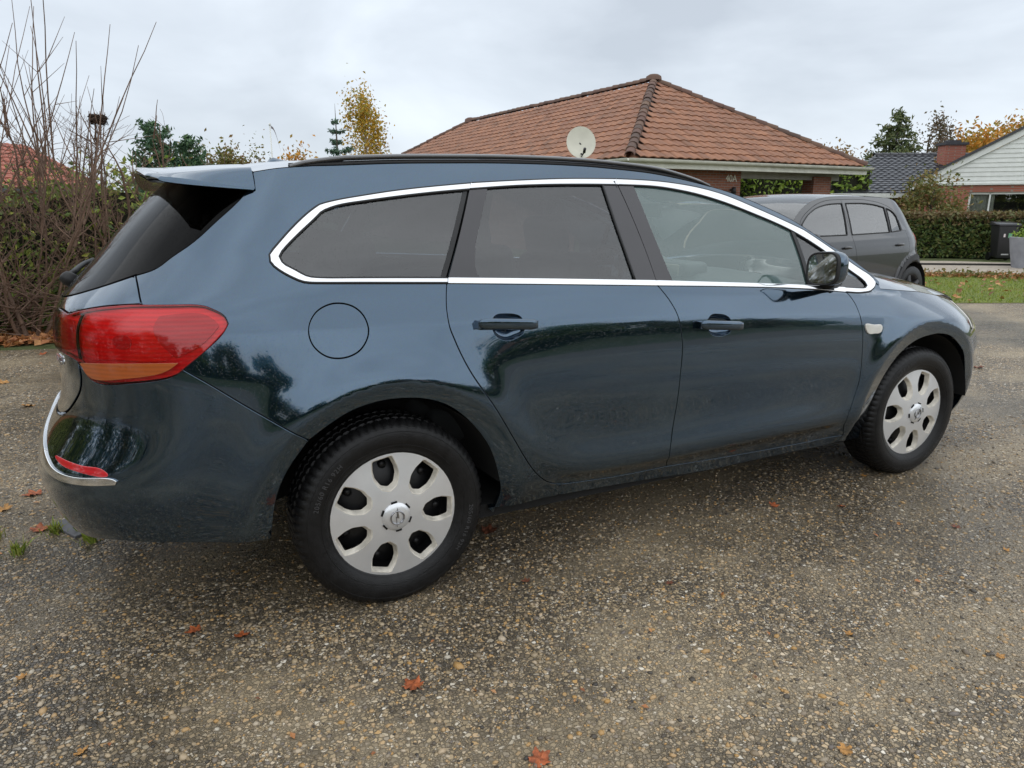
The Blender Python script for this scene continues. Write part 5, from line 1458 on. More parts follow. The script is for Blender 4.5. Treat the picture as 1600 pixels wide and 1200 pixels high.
def tile_geo(w, ex, amp=.028):
    """one pantile: local x across, y up the slope, z out; tail at y=0"""
    nx = 6; V = []; ln = ex * 1.12
    for y, zz__ in ((0, .030), (ln, .004)):
        for i in range(nx + 1):
            t = i / nx; V.append((w * (t * 1.04 - .02), y, zz__ + amp * math.sin(t * 2 * math.pi - .6) * .5 + amp * .5))
    k = nx + 1
    F = [[i, i + 1, k + i + 1, k + i] for i in range(nx)]
    for i in range(nx + 1): x, y, z = V[i]; V.append((x, y, z - .026))
    F += [[2*k + i, 2*k + i + 1, i + 1, i] for i in range(nx)]
    return np.array(V), F
def tile_roof(parent, name, O, ux, uy, poly, mat, w=.30, ex=.345, limit=300, near=None, stuff_name='roof_tiles'):
    """fill polygon (in plane coords) with tiles; the nearest `limit` are single objects, the rest one mesh"""
    O, ux, uy = map(lambda a: np.array(a, float), (O, ux, uy)); nz = np.cross(ux, uy)
    poly = np.array(poly, float); lo, hi = poly.min(0), poly.max(0); TV, TF = tile_geo(w, ex)
    cells = []
    for j in range(int(math.ceil((hi[1] - lo[1]) / ex))):
        for i in range(int(math.ceil((hi[0] - lo[0]) / w))):
            cells.append((lo[0] + i * w, lo[1] + j * ex))
    cells = np.array(cells); ok = inside(cells + [w / 2, ex * .5], inset(ccw(poly), .06)); cells = cells[ok]
    P0 = O + cells[:, :1] * ux + cells[:, 1:] * uy
    order = np.argsort(np.linalg.norm(P0 - np.array(near), axis=1)) if near is not None else np.arange(len(P0))
    base = np.array(root_of(parent).location)
    Rm = np.stack([ux, uy, nz], 1)
    jit = lambda: rng.normal(size=3) * np.array([.002, .004, .002])
    if limit:
        me = bpy.data.meshes.new(name); me.from_pydata(TV.tolist(), [], TF); me.materials.append(mat); me.polygons.foreach_set('use_smooth', np.ones(len(TF), bool))
        try: me.set_sharp_from_angle(angle=R_(50))
        except Exception: pass
        M4 = Matrix([list(r) for r in Rm]).to_4x4()
        for k in order[:limit]:
            o = bpy.data.objects.new(name, me); col.objects.link(o); o.parent = parent
            Mk = M4.copy(); Mk.translation = Vector(P0[k] - base + jit()); o.matrix_local = Mk
    rest = order[limit:]
    if len(rest):
        W = TV @ Rm.T
        V = (P0[rest][:, None] + W[None] + rng.normal(size=(len(rest), 1, 3)) * .003).reshape(-1, 3)
        F4 = np.array(TF); Q = (np.arange(len(rest))[:, None, None] * len(TV) + F4[None]).reshape(-1, 4)
        o = qmesh(stuff_name, V, Q, mat, parent, True); o['kind'] = 'stuff'
        try: o.data.set_sharp_from_angle(angle=R_(50))
        except Exception: pass
def ridge_tiles(parent, a, b, mat, step=.36, r=.13, name='ridge_tile'):
    a, b = np.array(a, float), np.array(b, float); L = np.linalg.norm(b - a); e = (b - a) / L; side = unit(np.cross(e, [0, 0, 1.0])); up_ = np.cross(side, e)
    V = []; 
    for y, s in ((0, 1.0), (.40, .86)):
        for i in range(9):
            th = math.pi * (i / 8) * 1.1 - .05 * math.pi; V.append((r * s * math.cos(th), y, r * s * math.sin(th) * .85 + (.0 if y else .012)))
    for i in range(9): x, y, z = V[i]; V.append((x * .82, y, z * .82))
    F = [[i, 9 + i, 10 + i, i + 1] for i in range(8)] + [[i, i + 1, 19 + i, 18 + i] for i in range(8)]
    me = bpy.data.meshes.new(name); me.from_pydata(V, [], F); me.materials.append(mat); me.polygons.foreach_set('use_smooth', np.ones(len(F), bool)); 
    try: me.set_sharp_from_angle(angle=R_(50))
    except Exception: pass
    base = np.array(root_of(parent).location)
    M = Matrix([[side[i], e[i], up_[i]] for i in range(3)]).to_4x4()
    for k in range(int(L / step)):
        o = bpy.data.objects.new(name, me); col.objects.link(o); o.parent = parent; Mk = M.copy(); Mk.translation = Vector(a + e * k * step - base + rng.normal(size=3) * .006); o.matrix_local = Mk

# hip-roofed house with the carport
HC = np.array([10.225, 12.006, 0.]); HT = .054; he = np.array([math.cos(HT), math.sin(HT), 0]); hl_ = np.array([-math.sin(HT), math.cos(HT), 0]); UP = np.array([0, 0, 1.])
HW, HL, ZE, ZR = 9.172, 12.813, 2.50, 5.21
house = empty('hip_roof_house', tuple(HC), 'red-tiled hip roof bungalow of red-brown brick with cream gutters and a carport', 'house')
def hp(d, l, z): return HC + he * d + hl_ * l + UP * z
m = MB()
m.prism([hp(.55, .55, 0), hp(4.45, .55, 0), hp(4.45, .9, 0), hp(.9, .9, 0), hp(.9, 21.2, 0), hp(.55, 21.2, 0)], (0, 0, 2.32)); m.build('brick_wall', brick, house)
m = MB(); m.prism([hp(.9, 7.6, 0), hp(8.6, 7.6, 0), hp(8.6, 21.0, 0), hp(.9, 21.0, 0)], (0, 0, 2.3)); m.build('brick_wall', brick, house)
m = MB(); m.prism([hp(7.55, .55, 0), hp(8.35, .55, 0), hp(8.35, .95, 0), hp(7.55, .95, 0)], (0, 0, 2.20)); m.build('carport_pillar', brick, house)
m = MB(); m.prism([hp(4.2, .62, 2.10), hp(8.8, .62, 2.10), hp(8.8, .82, 2.10), hp(4.2, .82, 2.10)], (0, 0, .24)); m.build('carport_beam', soffit_m, house)
m = MB(); m.prism([hp(4.45, 4.6, 2.02), hp(8.8, 4.6, 2.02), hp(8.8, 4.8, 2.02), hp(4.45, 4.8, 2.02)], (0, 0, .32)); m.build('carport_beam', soffit_m, house)
m = MB(); m.prism([hp(8.45, 5.9, 0), hp(8.8, 5.9, 0), hp(8.8, 6.25, 0), hp(8.45, 6.25, 0)], (0, 0, 2.3)); m.build('carport_pillar', brick, house)
m = MB(); m.prism([hp(.05, .05, 2.345), hp(HW - .05, .05, 2.345), hp(HW - .05, 21.9, 2.345), hp(.05, 21.9, 2.345)], (0, 0, .03)); m.build('soffit', soffit_m, house)
def board(a, b, w, h, z, out, name, mat):
    d = unit(b - a); s = np.cross(d, UP) * w; m = MB(); m.prism([a, b, b + s, a + s], (0, 0, h)); return m.build(name, mat, house)
board(hp(-.03, 0, 2.26), hp(HW + .03, 0, 2.26), .035, .17, 0, 0, 'fascia_board', gutter_m); board(hp(0, 21.98, 2.26), hp(0, -.0, 2.26), .035, .17, 0, 0, 'fascia_board', gutter_m)
def gutter(a, b):
    d = unit(b - a); s = np.cross(d, UP); G = []
    for p in np.linspace(a, b, 2):
        G.append([p + s * (.10 + .075 * math.cos(t)) * 1.0 + UP * (.0 + .085 * math.sin(t)) for t in np.linspace(math.pi, 2 * math.pi, 8)] + [p + s * (.10 + .068 * math.cos(t)) + UP * (.078 * math.sin(t)) for t in np.linspace(2 * math.pi, math.pi, 8)])
    G = np.array(G); G = np.concatenate([G, G[:, :1]], 1); m = MB(); m.grid(G); recalc(m.build('gutter', gutter_m, house, True), smooth=True, angle=R_(60))
gutter(hp(-.16, -.03, 2.47), hp(HW + .15, -.03, 2.47)); gutter(hp(-.03, 21.9, 2.47), hp(-.03, -.16, 2.47))
apex = hp(HW / 2, HW / 2, ZR); apex2 = hp(HW / 2, HW / 2 + HL, ZR)
# roof planes
sl = math.hypot(HW / 2, ZR - ZE); uyf = unit(hl_ * HW / 2 + UP * (ZR - ZE)); uyl = unit(he * HW / 2 + UP * (ZR - ZE))
m = MB()
c1, c2, c3, c4 = hp(0, 0, ZE - .03), hp(HW, 0, ZE - .03), hp(HW, 21.98, ZE - .03), hp(0, 21.98, ZE - .03); a1 = apex - UP * .03; a2 = apex2 - UP * .03
m.add([c1, c2, c3, c4, a1, a2], [[0, 1, 4], [1, 2, 5, 4], [2, 3, 5], [3, 0, 4, 5]]); m.build('roof_deck', tile_red, house)
CAMP = (-.67, -3.035, 1.3)
tile_roof(house, 'roof_tile', hp(0, -.04, ZE), he, uyf, [(0, 0), (HW, 0), (HW / 2, sl)], tile_red, limit=235, near=CAMP)
tile_roof(house, 'roof_tile', hp(-.04, 21.98, ZE), -hl_, uyl, [(0, 0), (21.98, 0), (21.98 - HW / 2, sl), (HW / 2, sl)], tile_red, limit=62, near=hp(0, 2.5, 3.5))
for a, b in ((hp(0, 0, ZE + .03), apex + UP * .03), (hp(HW, 0, ZE + .03), apex + UP * .03), (apex2 + UP * .03, apex + UP * .03), (hp(0, 21.98, ZE + .03), apex2 + UP * .03)):
    ridge_tiles(house, a, b, ridge_m)
m = MB(); 
for i in range(5):
    th = np.linspace(0, 2 * np.pi, 9)
m.grid(np.array([[[apex[0] + r * math.cos(t), apex[1] + r * math.sin(t), apex[2] + z] for r, z in ((.26, .02), (.24, .14), (.14, .20), (.02, .22))] for t in np.linspace(0, 2 * np.pi, 13)])); recalc(m.build('ridge_cap', ridge_m, house, True), smooth=True)
m = MB(); m.grid(np.array([[[apex2[0] + r * math.cos(t), apex2[1] + r * math.sin(t), apex2[2] + z] for r, z in ((.30, -.06), (.26, .12), (.14, .18), (.02, .20))] for t in np.linspace(0, 2 * np.pi, 13)])); recalc(m.build('ridge_cap', ridge_m, house, True), smooth=True)
# house number and wall lamps
Mx = Matrix((Vector(he), Vector((0, 0, 1)), Vector(-hl_))).transposed().to_4x4(); Mx.translation = Vector(hp(4.06, .535, 2.08))
text3d('house_number', '40A', .26, Mx, simple('cream_numerals', (.72, .70, .60), .5), house, .006)
def wall_lamp(p, nrm):
    t = bpy.data.objects.new('wall_lamp', None); col.objects.link(t); t.parent = house; p = np.array(p); nrm = np.array(nrm)
    m = MB(); m.tube([p, p + nrm * .14], .02, 8); m.tube([p + nrm * .14 + UP * .07, p + nrm * .14 - UP * .10], [.055, .075], 10); m.build('lamp_body', black_plastic, t, True)
    m = MB(); m.tube([p + nrm * .14 - UP * .10, p + nrm * .14 - UP * .16], [.06, .045], 10); m.build('lamp_glass', glass_window, t, True)
wall_lamp(hp(4.05, .55, 1.78), -hl_); wall_lamp(hp(8.35, .7, 1.92), he)
# satellite dish on its own mast
dish = empty('satellite_dish', (7.22, 9.45, 0), 'pale cream satellite dish on a mast in front of the tiled roof', 'satellite dish')
dc = np.array([7.22, 9.45, 2.54]); dn = unit(np.array([-.36, -.88, .28])); dx_ = unit(np.cross(UP, dn)); dy_ = np.cross(dn, dx_)
dm = simple('dish_paint', (.62, .60, .50), .5, 0, var=.06)
G = [[dc + dx_ * (.285 * r * math.cos(t)) + dy_ * (.315 * r * math.sin(t)) + dn * (-.05 * (1 - r * r)) for r in (.001, .3, .6, .85, 1.0)] for t in np.linspace(0, 2 * np.pi, 41)]
m = MB(); m.grid(np.array(G)); G2 = np.array(G) - dn * .012; m.grid(G2, flip=True); m.grid(np.array([[g[-1], g[-1] - dn * .012] for g in np.array(G)]))
recalc(m.build('dish_bowl', dm, dish, True), smooth=True, angle=R_(45))
m = MB(); m.tube([dc + dn * -.06 - dy_ * .28, dc + dn * .30 - dy_ * .30], .012, 6); m.tube([dc + dn * .27 - dy_ * .30, dc + dn * .36 - dy_ * .26], .028, 8); m.tube([dc - dy_ * .24 + dn * .012, dc - dy_ * .235 + dn * .02], .025, 8); m.build('feed_arm', black_plastic, dish, True)
m = MB(); m.tube([(7.25, 9.62, 0), (7.25, 9.62, 2.5)], .025, 8); m.tube([(7.25, 9.62, 2.45), dc - dn * .05], .03, 6); m.build('mast', steel_black, dish, True)
# greenery seen through the carport
hedge_box('bamboo_hedge', (16.0, 19.5), (24.5, 16.6), 1.2, 2.75, L_bright, 'bright green leafy hedge seen through the carport', 7500, .20, rough=.15, wav=.12)

# white-gabled house with the black roof
wh = empty('white_gable_house', (24.7, 14.2, 0), 'brick house with white boarded gable, black tiled wing roof and chimney', 'house')
gl0 = np.array([24.72, 14.25, 0.]); gr0 = gl0 + np.array([.60, -.80, 0]) * 6.7; ge = unit(gr0 - gl0); gn = unit(np.cross(ge, UP)); GL = np.linalg.norm(gr0 - gl0)
def gp(d, o, z): return gl0 + ge * d - gn * o + UP * z
if np.dot(gn, np.array([-.67, -3.0, 0]) - gl0) < 0: gn = -gn
GW = 11.0
m = MB()
wx0, wx1, wz0, wz1 = 1.50, 3.70, .75, 1.80
for a, b, z0, z1 in ((0, wx0, 0, 2.04), (wx1, GW, 0, 2.04), (wx0, wx1, 0, wz0), (wx0, wx1, wz1, 2.04)):
    m.prism([gp(a, 0, z0), gp(b, 0, z0), gp(b, .3, z0), gp(a, .3, z0)], (0, 0, z1 - z0))
m.build('brick_wall', brick2, wh)
win = MB()
for a, b, z0, z1 in ((wx0, wx0 + .07, wz0, wz1), (wx1 - .07, wx1, wz0, wz1), (wx0, wx1, wz1 - .07, wz1), (wx0, wx1, wz0, wz0 + .07), (wx0 + .62, wx0 + .67, wz0, wz1)):
    win.prism([gp(a, .06, z0), gp(b, .06, z0), gp(b, .13, z0), gp(a, .13, z0)], (0, 0, z1 - z0))
wf = win.build('window', white_paint, wh)
m = MB(); m.prism([gp(wx0, .10, wz0), gp(wx1, .10, wz0), gp(wx1, .105, wz0), gp(wx0, .105, wz0)], (0, 0, wz1 - wz0)); m.build('pane', glass_window, wf)
curt = simple('net_curtain', (.50, .50, .42), .9)
for a, b in ((wx0 + .05, wx0 + .80), (wx1 - .40, wx1 - .05)):
    m = MB(); xs = np.linspace(a, b, 22); m.grid(np.array([[gp(x, .20 + .03 * math.sin(i * 1.7), wz0), gp(x, .20 + .03 * math.sin(i * 1.7), wz1)] for i, x in enumerate(xs)])); m.build('curtain', curt, wf, True)
m = MB(); m.prism([gp(wx0 - .3, 1.6, .1), gp(wx1 + .3, 1.6, .1), gp(wx1 + .3, 1.7, .1), gp(wx0 - .3, 1.7, .1)], (0, 0, 2.2)); m.build('room_wall', simple('dim_room', (.05, .05, .06), .9), wh)
m = MB(); m.prism([gp(wx0 - .05, -.06, wz0 - .08), gp(wx1 + .05, -.06, wz0 - .08), gp(wx1 + .05, .1, wz0 - .08), gp(wx0 - .05, .1, wz0 - .08)], (0, 0, .06)); m.build('window_sill', white_paint, wf)
slope = .56
nb = 21; bh = .15
for i in range(nb):     # gable boards, each lapped over the one below
    z0 = 2.04 + i * bh; hw_ = min((z0 - 2.04) / slope, GW / 2 - .1)
    a, b = hw_ - .02, GW - hw_
    if b - a < .3: break
    m = MB(); m.add([gp(a, -.030, z0), gp(b, -.030, z0), gp(b - bh / slope, -.006, z0 + bh), gp(a + bh / slope, -.006, z0 + bh), gp(a, .01, z0), gp(b, .01, z0), gp(b - bh / slope, .01, z0 + bh), gp(a + bh / slope, .01, z0 + bh)], [[0, 1, 2, 3], [4, 7, 6, 5], [0, 4, 5, 1], [3, 2, 6, 7], [0, 3, 7, 4], [1, 5, 6, 2]])
    recalc(m.build('cladding_board', white_paint, wh))
for sgn in (0, 1):      # barge boards and the dark verge above them
    a0 = -.35 if sgn == 0 else GW + .35; z0 = 2.04 - .35 * slope
    top_ = 2.04 + (GW / 2) * slope
    for nm, o0, o1, dz0, dz1, mm in (('barge_board', -.10, -.06, .02, .24, white_paint), ('verge', -.16, 9.0, .24, .34, tile_blk)):
        m = MB(); m.prism([gp(a0, o0, z0 + dz0), gp(GW / 2, o0, top_ + dz0), gp(GW / 2, o0, top_ + dz1), gp(a0, o0, z0 + dz1)], -gn * (o1 - o0)); recalc(m.build(nm, mm, wh))
m = MB(); m.prism([gp(-.3, -.09, 2.05), gp(GW + .3, -.09, 2.05), gp(GW + .3, 0, 2.05), gp(-.3, 0, 2.05)], (0, 0, .06)); m.build('drip_board', white_paint, wh)
# the wing
eL, eR, rL, rR = np.array([22.57, 16.42, 1.80]), np.array([29.6, 12.87, 1.90]), np.array([29.3, 19.84, 3.56]), np.array([36.2, 16.44, 3.95])
eR = eL + (eR - eL); 
ux = unit(np.array([eR[0] - eL[0], eR[1] - eL[1], 0])); t_ = (rL - eL); uyy = t_ - ux * (t_ @ ux); slw = np.linalg.norm(uyy); uyy = unit(uyy)
WL = 3.9
polyw = [(0, 0), (WL, 0), (WL + 7, slw), (t_ @ ux, slw)]
m = MB(); m.add([eL + ux * x + uyy * y - UP * .03 for x, y in polyw], [[0, 1, 2, 3]]); m.build('roof_deck', tile_blk, wh)
tile_roof(wh, 'roof_tile', eL, ux, uyy, polyw, tile_blk, w=.30, ex=.33, limit=0, near=CAMP)
ridge_tiles(wh, eL + ux * (t_ @ ux) + uyy * slw, eL + ux * (WL + 6.5) + uyy * slw, tile_blk)
wn_ = unit(np.cross(ux, UP)); 
m = MB(); m.prism([eL + wn_ * .02 - UP * .16, eL + ux * WL + wn_ * .02 - UP * .16, eL + ux * WL + wn_ * .14 - UP * .16, eL + wn_ * .14 - UP * .16], (0, 0, .16)); m.build('gutter', white_paint, wh)
m = MB(); q0 = eL - wn_ * .5 + ux * .4; q0[2] = 0; m.prism([q0, q0 + ux * (WL - .6), q0 + ux * (WL - .6) - wn_ * .3, q0 - wn_ * .3], (0, 0, 1.7)); m.build('brick_wall', brick2, wh)
chc = np.array([30.75, 17.2, 0]); m = MB(); m.box(chc + UP * 3.15, (.85, .6, 1.4), -.47); m.build('chimney', brick2, wh)
m = MB(); m.box(chc + UP * 3.9, (1.0, .75, .10), -.47); m.box(chc + UP * 4.0, (.5, .4, .10), -.47); m.build('chimney_cap', simple('dark_capping', (.05, .05, .055), .7), wh)

# red-roofed house beyond the shrubs
rh_ = empty('red_roof_house', (-5, 24, 0), 'house with bright orange-red tiled roof beyond the bare shrubs', 'house')
e1, e2, r1 = np.array([-9.6, 17.9, 1.95]), np.array([-1.21, 28.59, 1.90]), np.array([-5.18, 25.79, 3.21])
ux = unit(np.array([e2[0] - e1[0], e2[1] - e1[1], 0])); wn_ = np.array([-ux[1], ux[0], 0]); wn_ = wn_ if wn_[1] > 0 else -wn_
uyy = unit(wn_ * 3.2 + UP * 1.55); LL_ = np.linalg.norm(e2 - e1); sl2 = 3.9
O2 = e1.copy()
pl2 = [(0, 0), (LL_, 0), (LL_, sl2), (0, sl2)]
m = MB(); m.add([O2 + ux * x + uyy * y - UP * .03 for x, y in pl2], [[0, 1, 2, 3]]); m.build('roof_deck', tile_org, rh_)
tile_roof(rh_, 'roof_tile', O2, ux, uyy, pl2, tile_org, limit=0, near=CAMP)
m = MB(); m.prism([O2 + wn_ * .4 - UP * 1.95, O2 + ux * LL_ + wn_ * .4 - UP * 1.95, O2 + ux * LL_ + wn_ * 5.5 - UP * 1.95, O2 + wn_ * 5.5 - UP * 1.95], (0, 0, 1.9)); m.build('brick_wall', brick, rh_)
m = MB(); m.prism([O2 - UP * .14, O2 + ux * LL_ - UP * .14, O2 + ux * LL_ - wn_ * .12 - UP * .14, O2 - wn_ * .12 - UP * .14], (0, 0, .12)); m.build('gutter', simple('grey_gutter', (.10, .105, .11), .5), rh_)

# ------------------------------------------------------------------ garden on the right
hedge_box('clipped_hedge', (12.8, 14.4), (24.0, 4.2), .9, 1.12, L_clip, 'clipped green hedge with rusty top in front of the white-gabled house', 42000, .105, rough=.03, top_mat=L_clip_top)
broadleaf('garden_shrub', (22.9, 12.6, 0), 2.2, .85, L_olive, 'loose pale-green shrub at the corner of the black-roofed wing', 'shrub', None, 1500, .13, 26, .02, spread=.3)
m = []
bd = empty('plant_border', (13.6, 5.4, 0), 'low withered plant border with fallen leaves between lawn and driveway', 'plants')
P = np.c_[rng.uniform(0, 1, 2600), rng.normal(size=2600) * .16]; A0_, A1_ = np.array([12.2, 6.75]), np.array([15.4, 3.4]); ab = unit(A1_ - A0_)
P3 = np.c_[A0_[0] + (A1_ - A0_)[0] * P[:, 0] - ab[1] * P[:, 1], A0_[1] + (A1_ - A0_)[1] * P[:, 0] + ab[0] * P[:, 1], np.abs(rng.normal(size=2600)) * .05 + .02]
leaves('border_foliage', P3[:1500], .07, L_olive, bd); leaves('border_leaves', P3[1500:] * [1, 1, .5], .09, L_brown, bd, .7, up=1.2)
# wheelie bin
bn = empty('wheelie_bin', (18.56, 7.72, 0), 'black two-wheeled waste bin with green sticker in front of the hedge', 'bin')
bdir = unit(np.array([-.67 - 18.56, -3.0 - 7.72, 0])); bf = unit(bdir + np.array([.35, -.25, 0])); bs_ = np.array([-bf[1], bf[0], 0]); bc = np.array([18.56, 7.72, 0.])
def bp(f, s, z): return bc + bf * f * .85 + bs_ * s * .85 + UP * z
binm = simple('bin_plastic', (.018, .018, .020), .45)
m = MB(); m.add([bp(.20, -.20, .06), bp(.20, .20, .06), bp(-.2, .2, .10), bp(-.2, -.2, .10), bp(.28, -.265, .86), bp(.28, .265, .86), bp(-.28, .265, .86), bp(-.28, -.265, .86)], [[3, 2, 1, 0], [4, 5, 6, 7], [0, 1, 5, 4], [1, 2, 6, 5], [2, 3, 7, 6], [3, 0, 4, 7]]); recalc(m.build('bin_body', binm, bn), .025, 3, smooth=True, angle=R_(40))
m = MB(); m.add([bp(.33, -.30, .86), bp(.33, .30, .86), bp(-.30, .30, .86), bp(-.30, -.30, .86), bp(.30, -.27, .91), bp(.30, .27, .91), bp(-.30, .27, .955), bp(-.30, -.27, .955)], [[3, 2, 1, 0], [4, 5, 6, 7], [0, 1, 5, 4], [1, 2, 6, 5], [2, 3, 7, 6], [3, 0, 4, 7]]); recalc(m.build('bin_lid', simple('bin_lid_wet', (.03, .03, .034), .22), bn), .015, 2, smooth=True, angle=R_(40))
m = MB(); m.tube([bp(-.36, -.22, .90), bp(-.36, .22, .90)], .016, 8); m.tube([bp(-.29, -.2, .88), bp(-.36, -.2, .90)], .014, 6); m.tube([bp(-.29, .2, .88), bp(-.36, .2, .90)], .014, 6); m.build('bin_handle', binm, bn, True)
for s in (-.24, .24):
    m = MB(); m.tube([bp(-.20, s - .03, .10), bp(-.20, s + .03, .10)], .10, 16); recalc(m.build('bin_wheel', rubber, bn, True), smooth=True, angle=R_(40))
def sticker(f0, s, z, w, h, mat, nm):
    k = (z - .06) / .8; ff = .20 + .08 * k + .003
    m = MB(); m.add([bp(ff, s - w / 2, z - h / 2), bp(ff, s + w / 2, z - h / 2), bp(ff + .01 * h / .1, s + w / 2, z + h / 2), bp(ff + .01 * h / .1, s - w / 2, z + h / 2)], [[0, 1, 2, 3]]); m.build(nm, mat, bn)
sticker(0, .05, .62, .10, .11, simple('green_sticker', (.16, .42, .22), .5), 'sticker'); sticker(0, -.10, .62, .05, .08, simple('white_sticker', (.7, .62, .62), .5), 'sticker'); sticker(0, .0, .16, .20, .03, simple('pale_strip', (.45, .45, .45), .5), 'sticker')
m = MB(); m.box(bp(.212, 0, .30), (.16, .012, .07), math.atan2(bs_[1], bs_[0])); m.build('foot_grip', binm, bn)
# grey planter
plc = np.array([16.85, 6.05, 0.])
pl_ = empty('planter', tuple(plc), 'large round grey planter with low green plants beside the bin', 'planter')
G = [[plc + np.array([r * math.cos(t), r * math.sin(t), z]) for r, z in ((.02, 0), (.40, 0), (.47, .35), (.52, .66), (.48, .665), (.47, .58), (.02, .58))] for t in np.linspace(0, 2 * np.pi, 33)]
m = MB(); m.grid(np.array(G), flip=True); recalc(m.build('pot', simple('grey_fibre_cement', (.27, .28, .31), .75, 0, var=.15), pl_, True), smooth=True, angle=R_(45))
P = np.c_[rng.normal(size=(1200, 2)) * .22, np.abs(rng.normal(size=1200)) * .10 + .60]; P = P[np.hypot(P[:, 0], P[:, 1]) < .5]
leaves('plants', P + plc, .07, L_bright, pl_)
# driveway edge plank
o = MB().box((16.4, 7.1, .02), (3.0, .05, .05), -.62).build('edging_board', simple('dark_timber', (.03, .026, .024), .8), None); tag(o, 'dark timber edging board lying along the gravel driveway', 'board')

# ------------------------------------------------------------------ trees
conifer('fir_tree', (6.22, 24.4, 0), 4.95, 1.75, L_fir, 'small narrow fir with a bare leader tip, behind the station wagon roof', None, 12, 8, .15, 55, -.05, .13, shape=.95, jit=.45)
broadleaf('birch_tree', (8.35, 28.2, 0), 5.8, .95, L_yellow, 'slim yellow birch standing next to the small fir', 'tree', None, 2600, .13, 26, .18, bark_pale, .22)
conifer('columnar_conifer', (.06, 20.3, 0), 3.55, .95, L_dark, 'dark green columnar conifer beyond the bare shrubs', None, 16, 10, .16, 40, -.6, .0, shape=.45)
conifer('columnar_conifer', (.95, 20.2, 0), 3.2, .8, L_dark, 'shorter of two dark columnar conifers, nearer the spoiler', None, 14, 9, .16, 36, -.6, .0, shape=.45)
broadleaf('round_tree', (2.1, 28.5, 0), 3.75, 1.35, L_olive, 'rounded olive-green tree above the rear spoiler', 'tree', None, 2600, .16, 30, .2)
broadleaf('rust_tree', (3.2, 28.6, 0), 3.35, .85, leafmat('rust_leaf', [(.14, .07, .03), (.18, .10, .035), (.10, .09, .03)]), 'small rust-brown tree beside the rounded olive tree', 'tree', None, 1300, .15, 22, .2)
broadleaf('young_birch', (3.6, 25.4, 0), 3.6, .45, L_olive, 'thin half-bare young birch by the flagpole', 'tree', None, 330, .12, 18, .2, bark_pale, .3)
broadleaf('gold_shrub', (5.0, 24.6, 0), 3.05, .9, L_orange, 'golden shrub top just showing over the car roof', 'shrub', None, 1400, .14, 22, .1)
broadleaf('low_yellow_shrub', (-.1, 12.0, 0), 1.75, .8, L_bright, 'yellow-green shrub between the columnar conifers and the spoiler', 'shrub', None, 2400, .12, 26, .1)
conifer('spruce_tree', (45.4, 30.5, 0), 7.5, 3.4, leafmat('olive_spruce', [(.035, .055, .020), (.065, .085, .03), (.10, .10, .035)], trans=.1), 'broad olive-green spruce behind the black tiled roof', None, 15, 14, .38, 34, .15, .02, shape=.8)
broadleaf('bare_topped_tree', (49.3, 30.8, 0), 7.2, 1.9, leafmat('grey_brown_leaf', [(.07, .065, .035), (.10, .08, .045), (.12, .075, .05)]), 'half-bare grey-brown tree between the spruce and the golden trees', 'tree', None, 1500, .22, 34, .25, spread=.2)
broadleaf('golden_tree', (52.5, 29.6, 0), 6.3, 2.4, L_orange, 'golden autumn tree behind the chimney', 'tree', None, 2600, .30, 34, .25)
broadleaf('golden_tree', (57.4, 30.0, 0), 7.3, 2.6, L_orange, 'golden autumn tree showing above the white gable rake', 'tree', None, 2600, .30, 34, .25)
broadleaf('amber_shrub', (41.4, 32.0, 0), 5.0, 1.8, leafmat('amber_leaf', [(.20, .11, .04), (.14, .11, .04), (.25, .13, .04)]), 'low amber tree between the red hip roof and the spruce', 'tree', None, 1400, .26, 24, .25)
# flagpole with pennant
fp = empty('flagpole', (4.43, 27.5, 0), 'slim white flagpole with a drooping pennant above the wagon roof', 'flagpole')
m = MB(); m.tube([(4.43, 27.5, 0), (4.43, 27.5, 4.42)], [.04, .022], 8); m.tube([(4.43, 27.5, 4.42), (4.43, 27.5, 4.50)], [.05, .03], 8); m.build('pole', white_paint, fp, True)
xs = np.linspace(0, 1, 12); G = [[[4.43 + .03 + .30 * t ** .6 , 27.45 - .1 * t, 4.36 - 1.05 * t ** 1.3 + s * .05 * (1 - t)] for s in (-1, 1)] for t in xs]
m = MB(); m.grid(np.array(G)); G2 = np.array(G) + [0, .006, 0]; m.grid(G2, flip=True); m.build('pennant', simple('pennant_cloth', (.22, .20, .21), .8), fp, True)

# ------------------------------------------------------------------ across the street (reflected in the paintwork)
for i in range(16):
    x = -40 + i * 7.5 + rng.uniform(-1.5, 1.5); y = -40 - max(0, x - 4) * .3 + rng.uniform(-4, 3); h = rng.uniform(4.0, 6.8)
    broadleaf('street_tree', (x, y, 0), h, h * .55, (L_green, L_olive, L_clip)[i % 3], 'tree standing across the street behind the photographer', 'tree', 'trees across the street', 900, .7, 22, .05)
for i, (x, y, h) in enumerate(((-10.5, 4.5, 5.2), (-11.5, .5, 6.2), (-12.5, -4.5, 5.4), (-13.5, -9.5, 6.4), (-16, -15, 6.8), (-10, 8.5, 5.0))):  # out of view; added so the tail glass, lamp and quarter reflect dark
    broadleaf('reflection_tree', (x, y, 0), h, h * .42, (L_green, L_clip, L_olive)[i % 3], 'unseen leafy tree added beyond the tail of the station wagon for its dark reflection', 'tree', 'unseen trees added beyond the tail for reflections', 2200, .30, 34, .0)
hedge_box('garden_hedge', (-50, -30.2), (40, -40.2), 1.0, 1.9, L_green, 'long garden hedge across the street from the station wagon', 4500, .3, rough=.1)
nh = empty('opposite_house', (16, -38, 0), 'pale rendered house across the street behind the photographer', 'house')
cR = R_(-24); E_ = np.array([math.cos(cR), math.sin(cR), 0]); F_2 = np.array([-math.sin(cR), math.cos(cR), 0]); O_ = np.array([12., -36, 0])
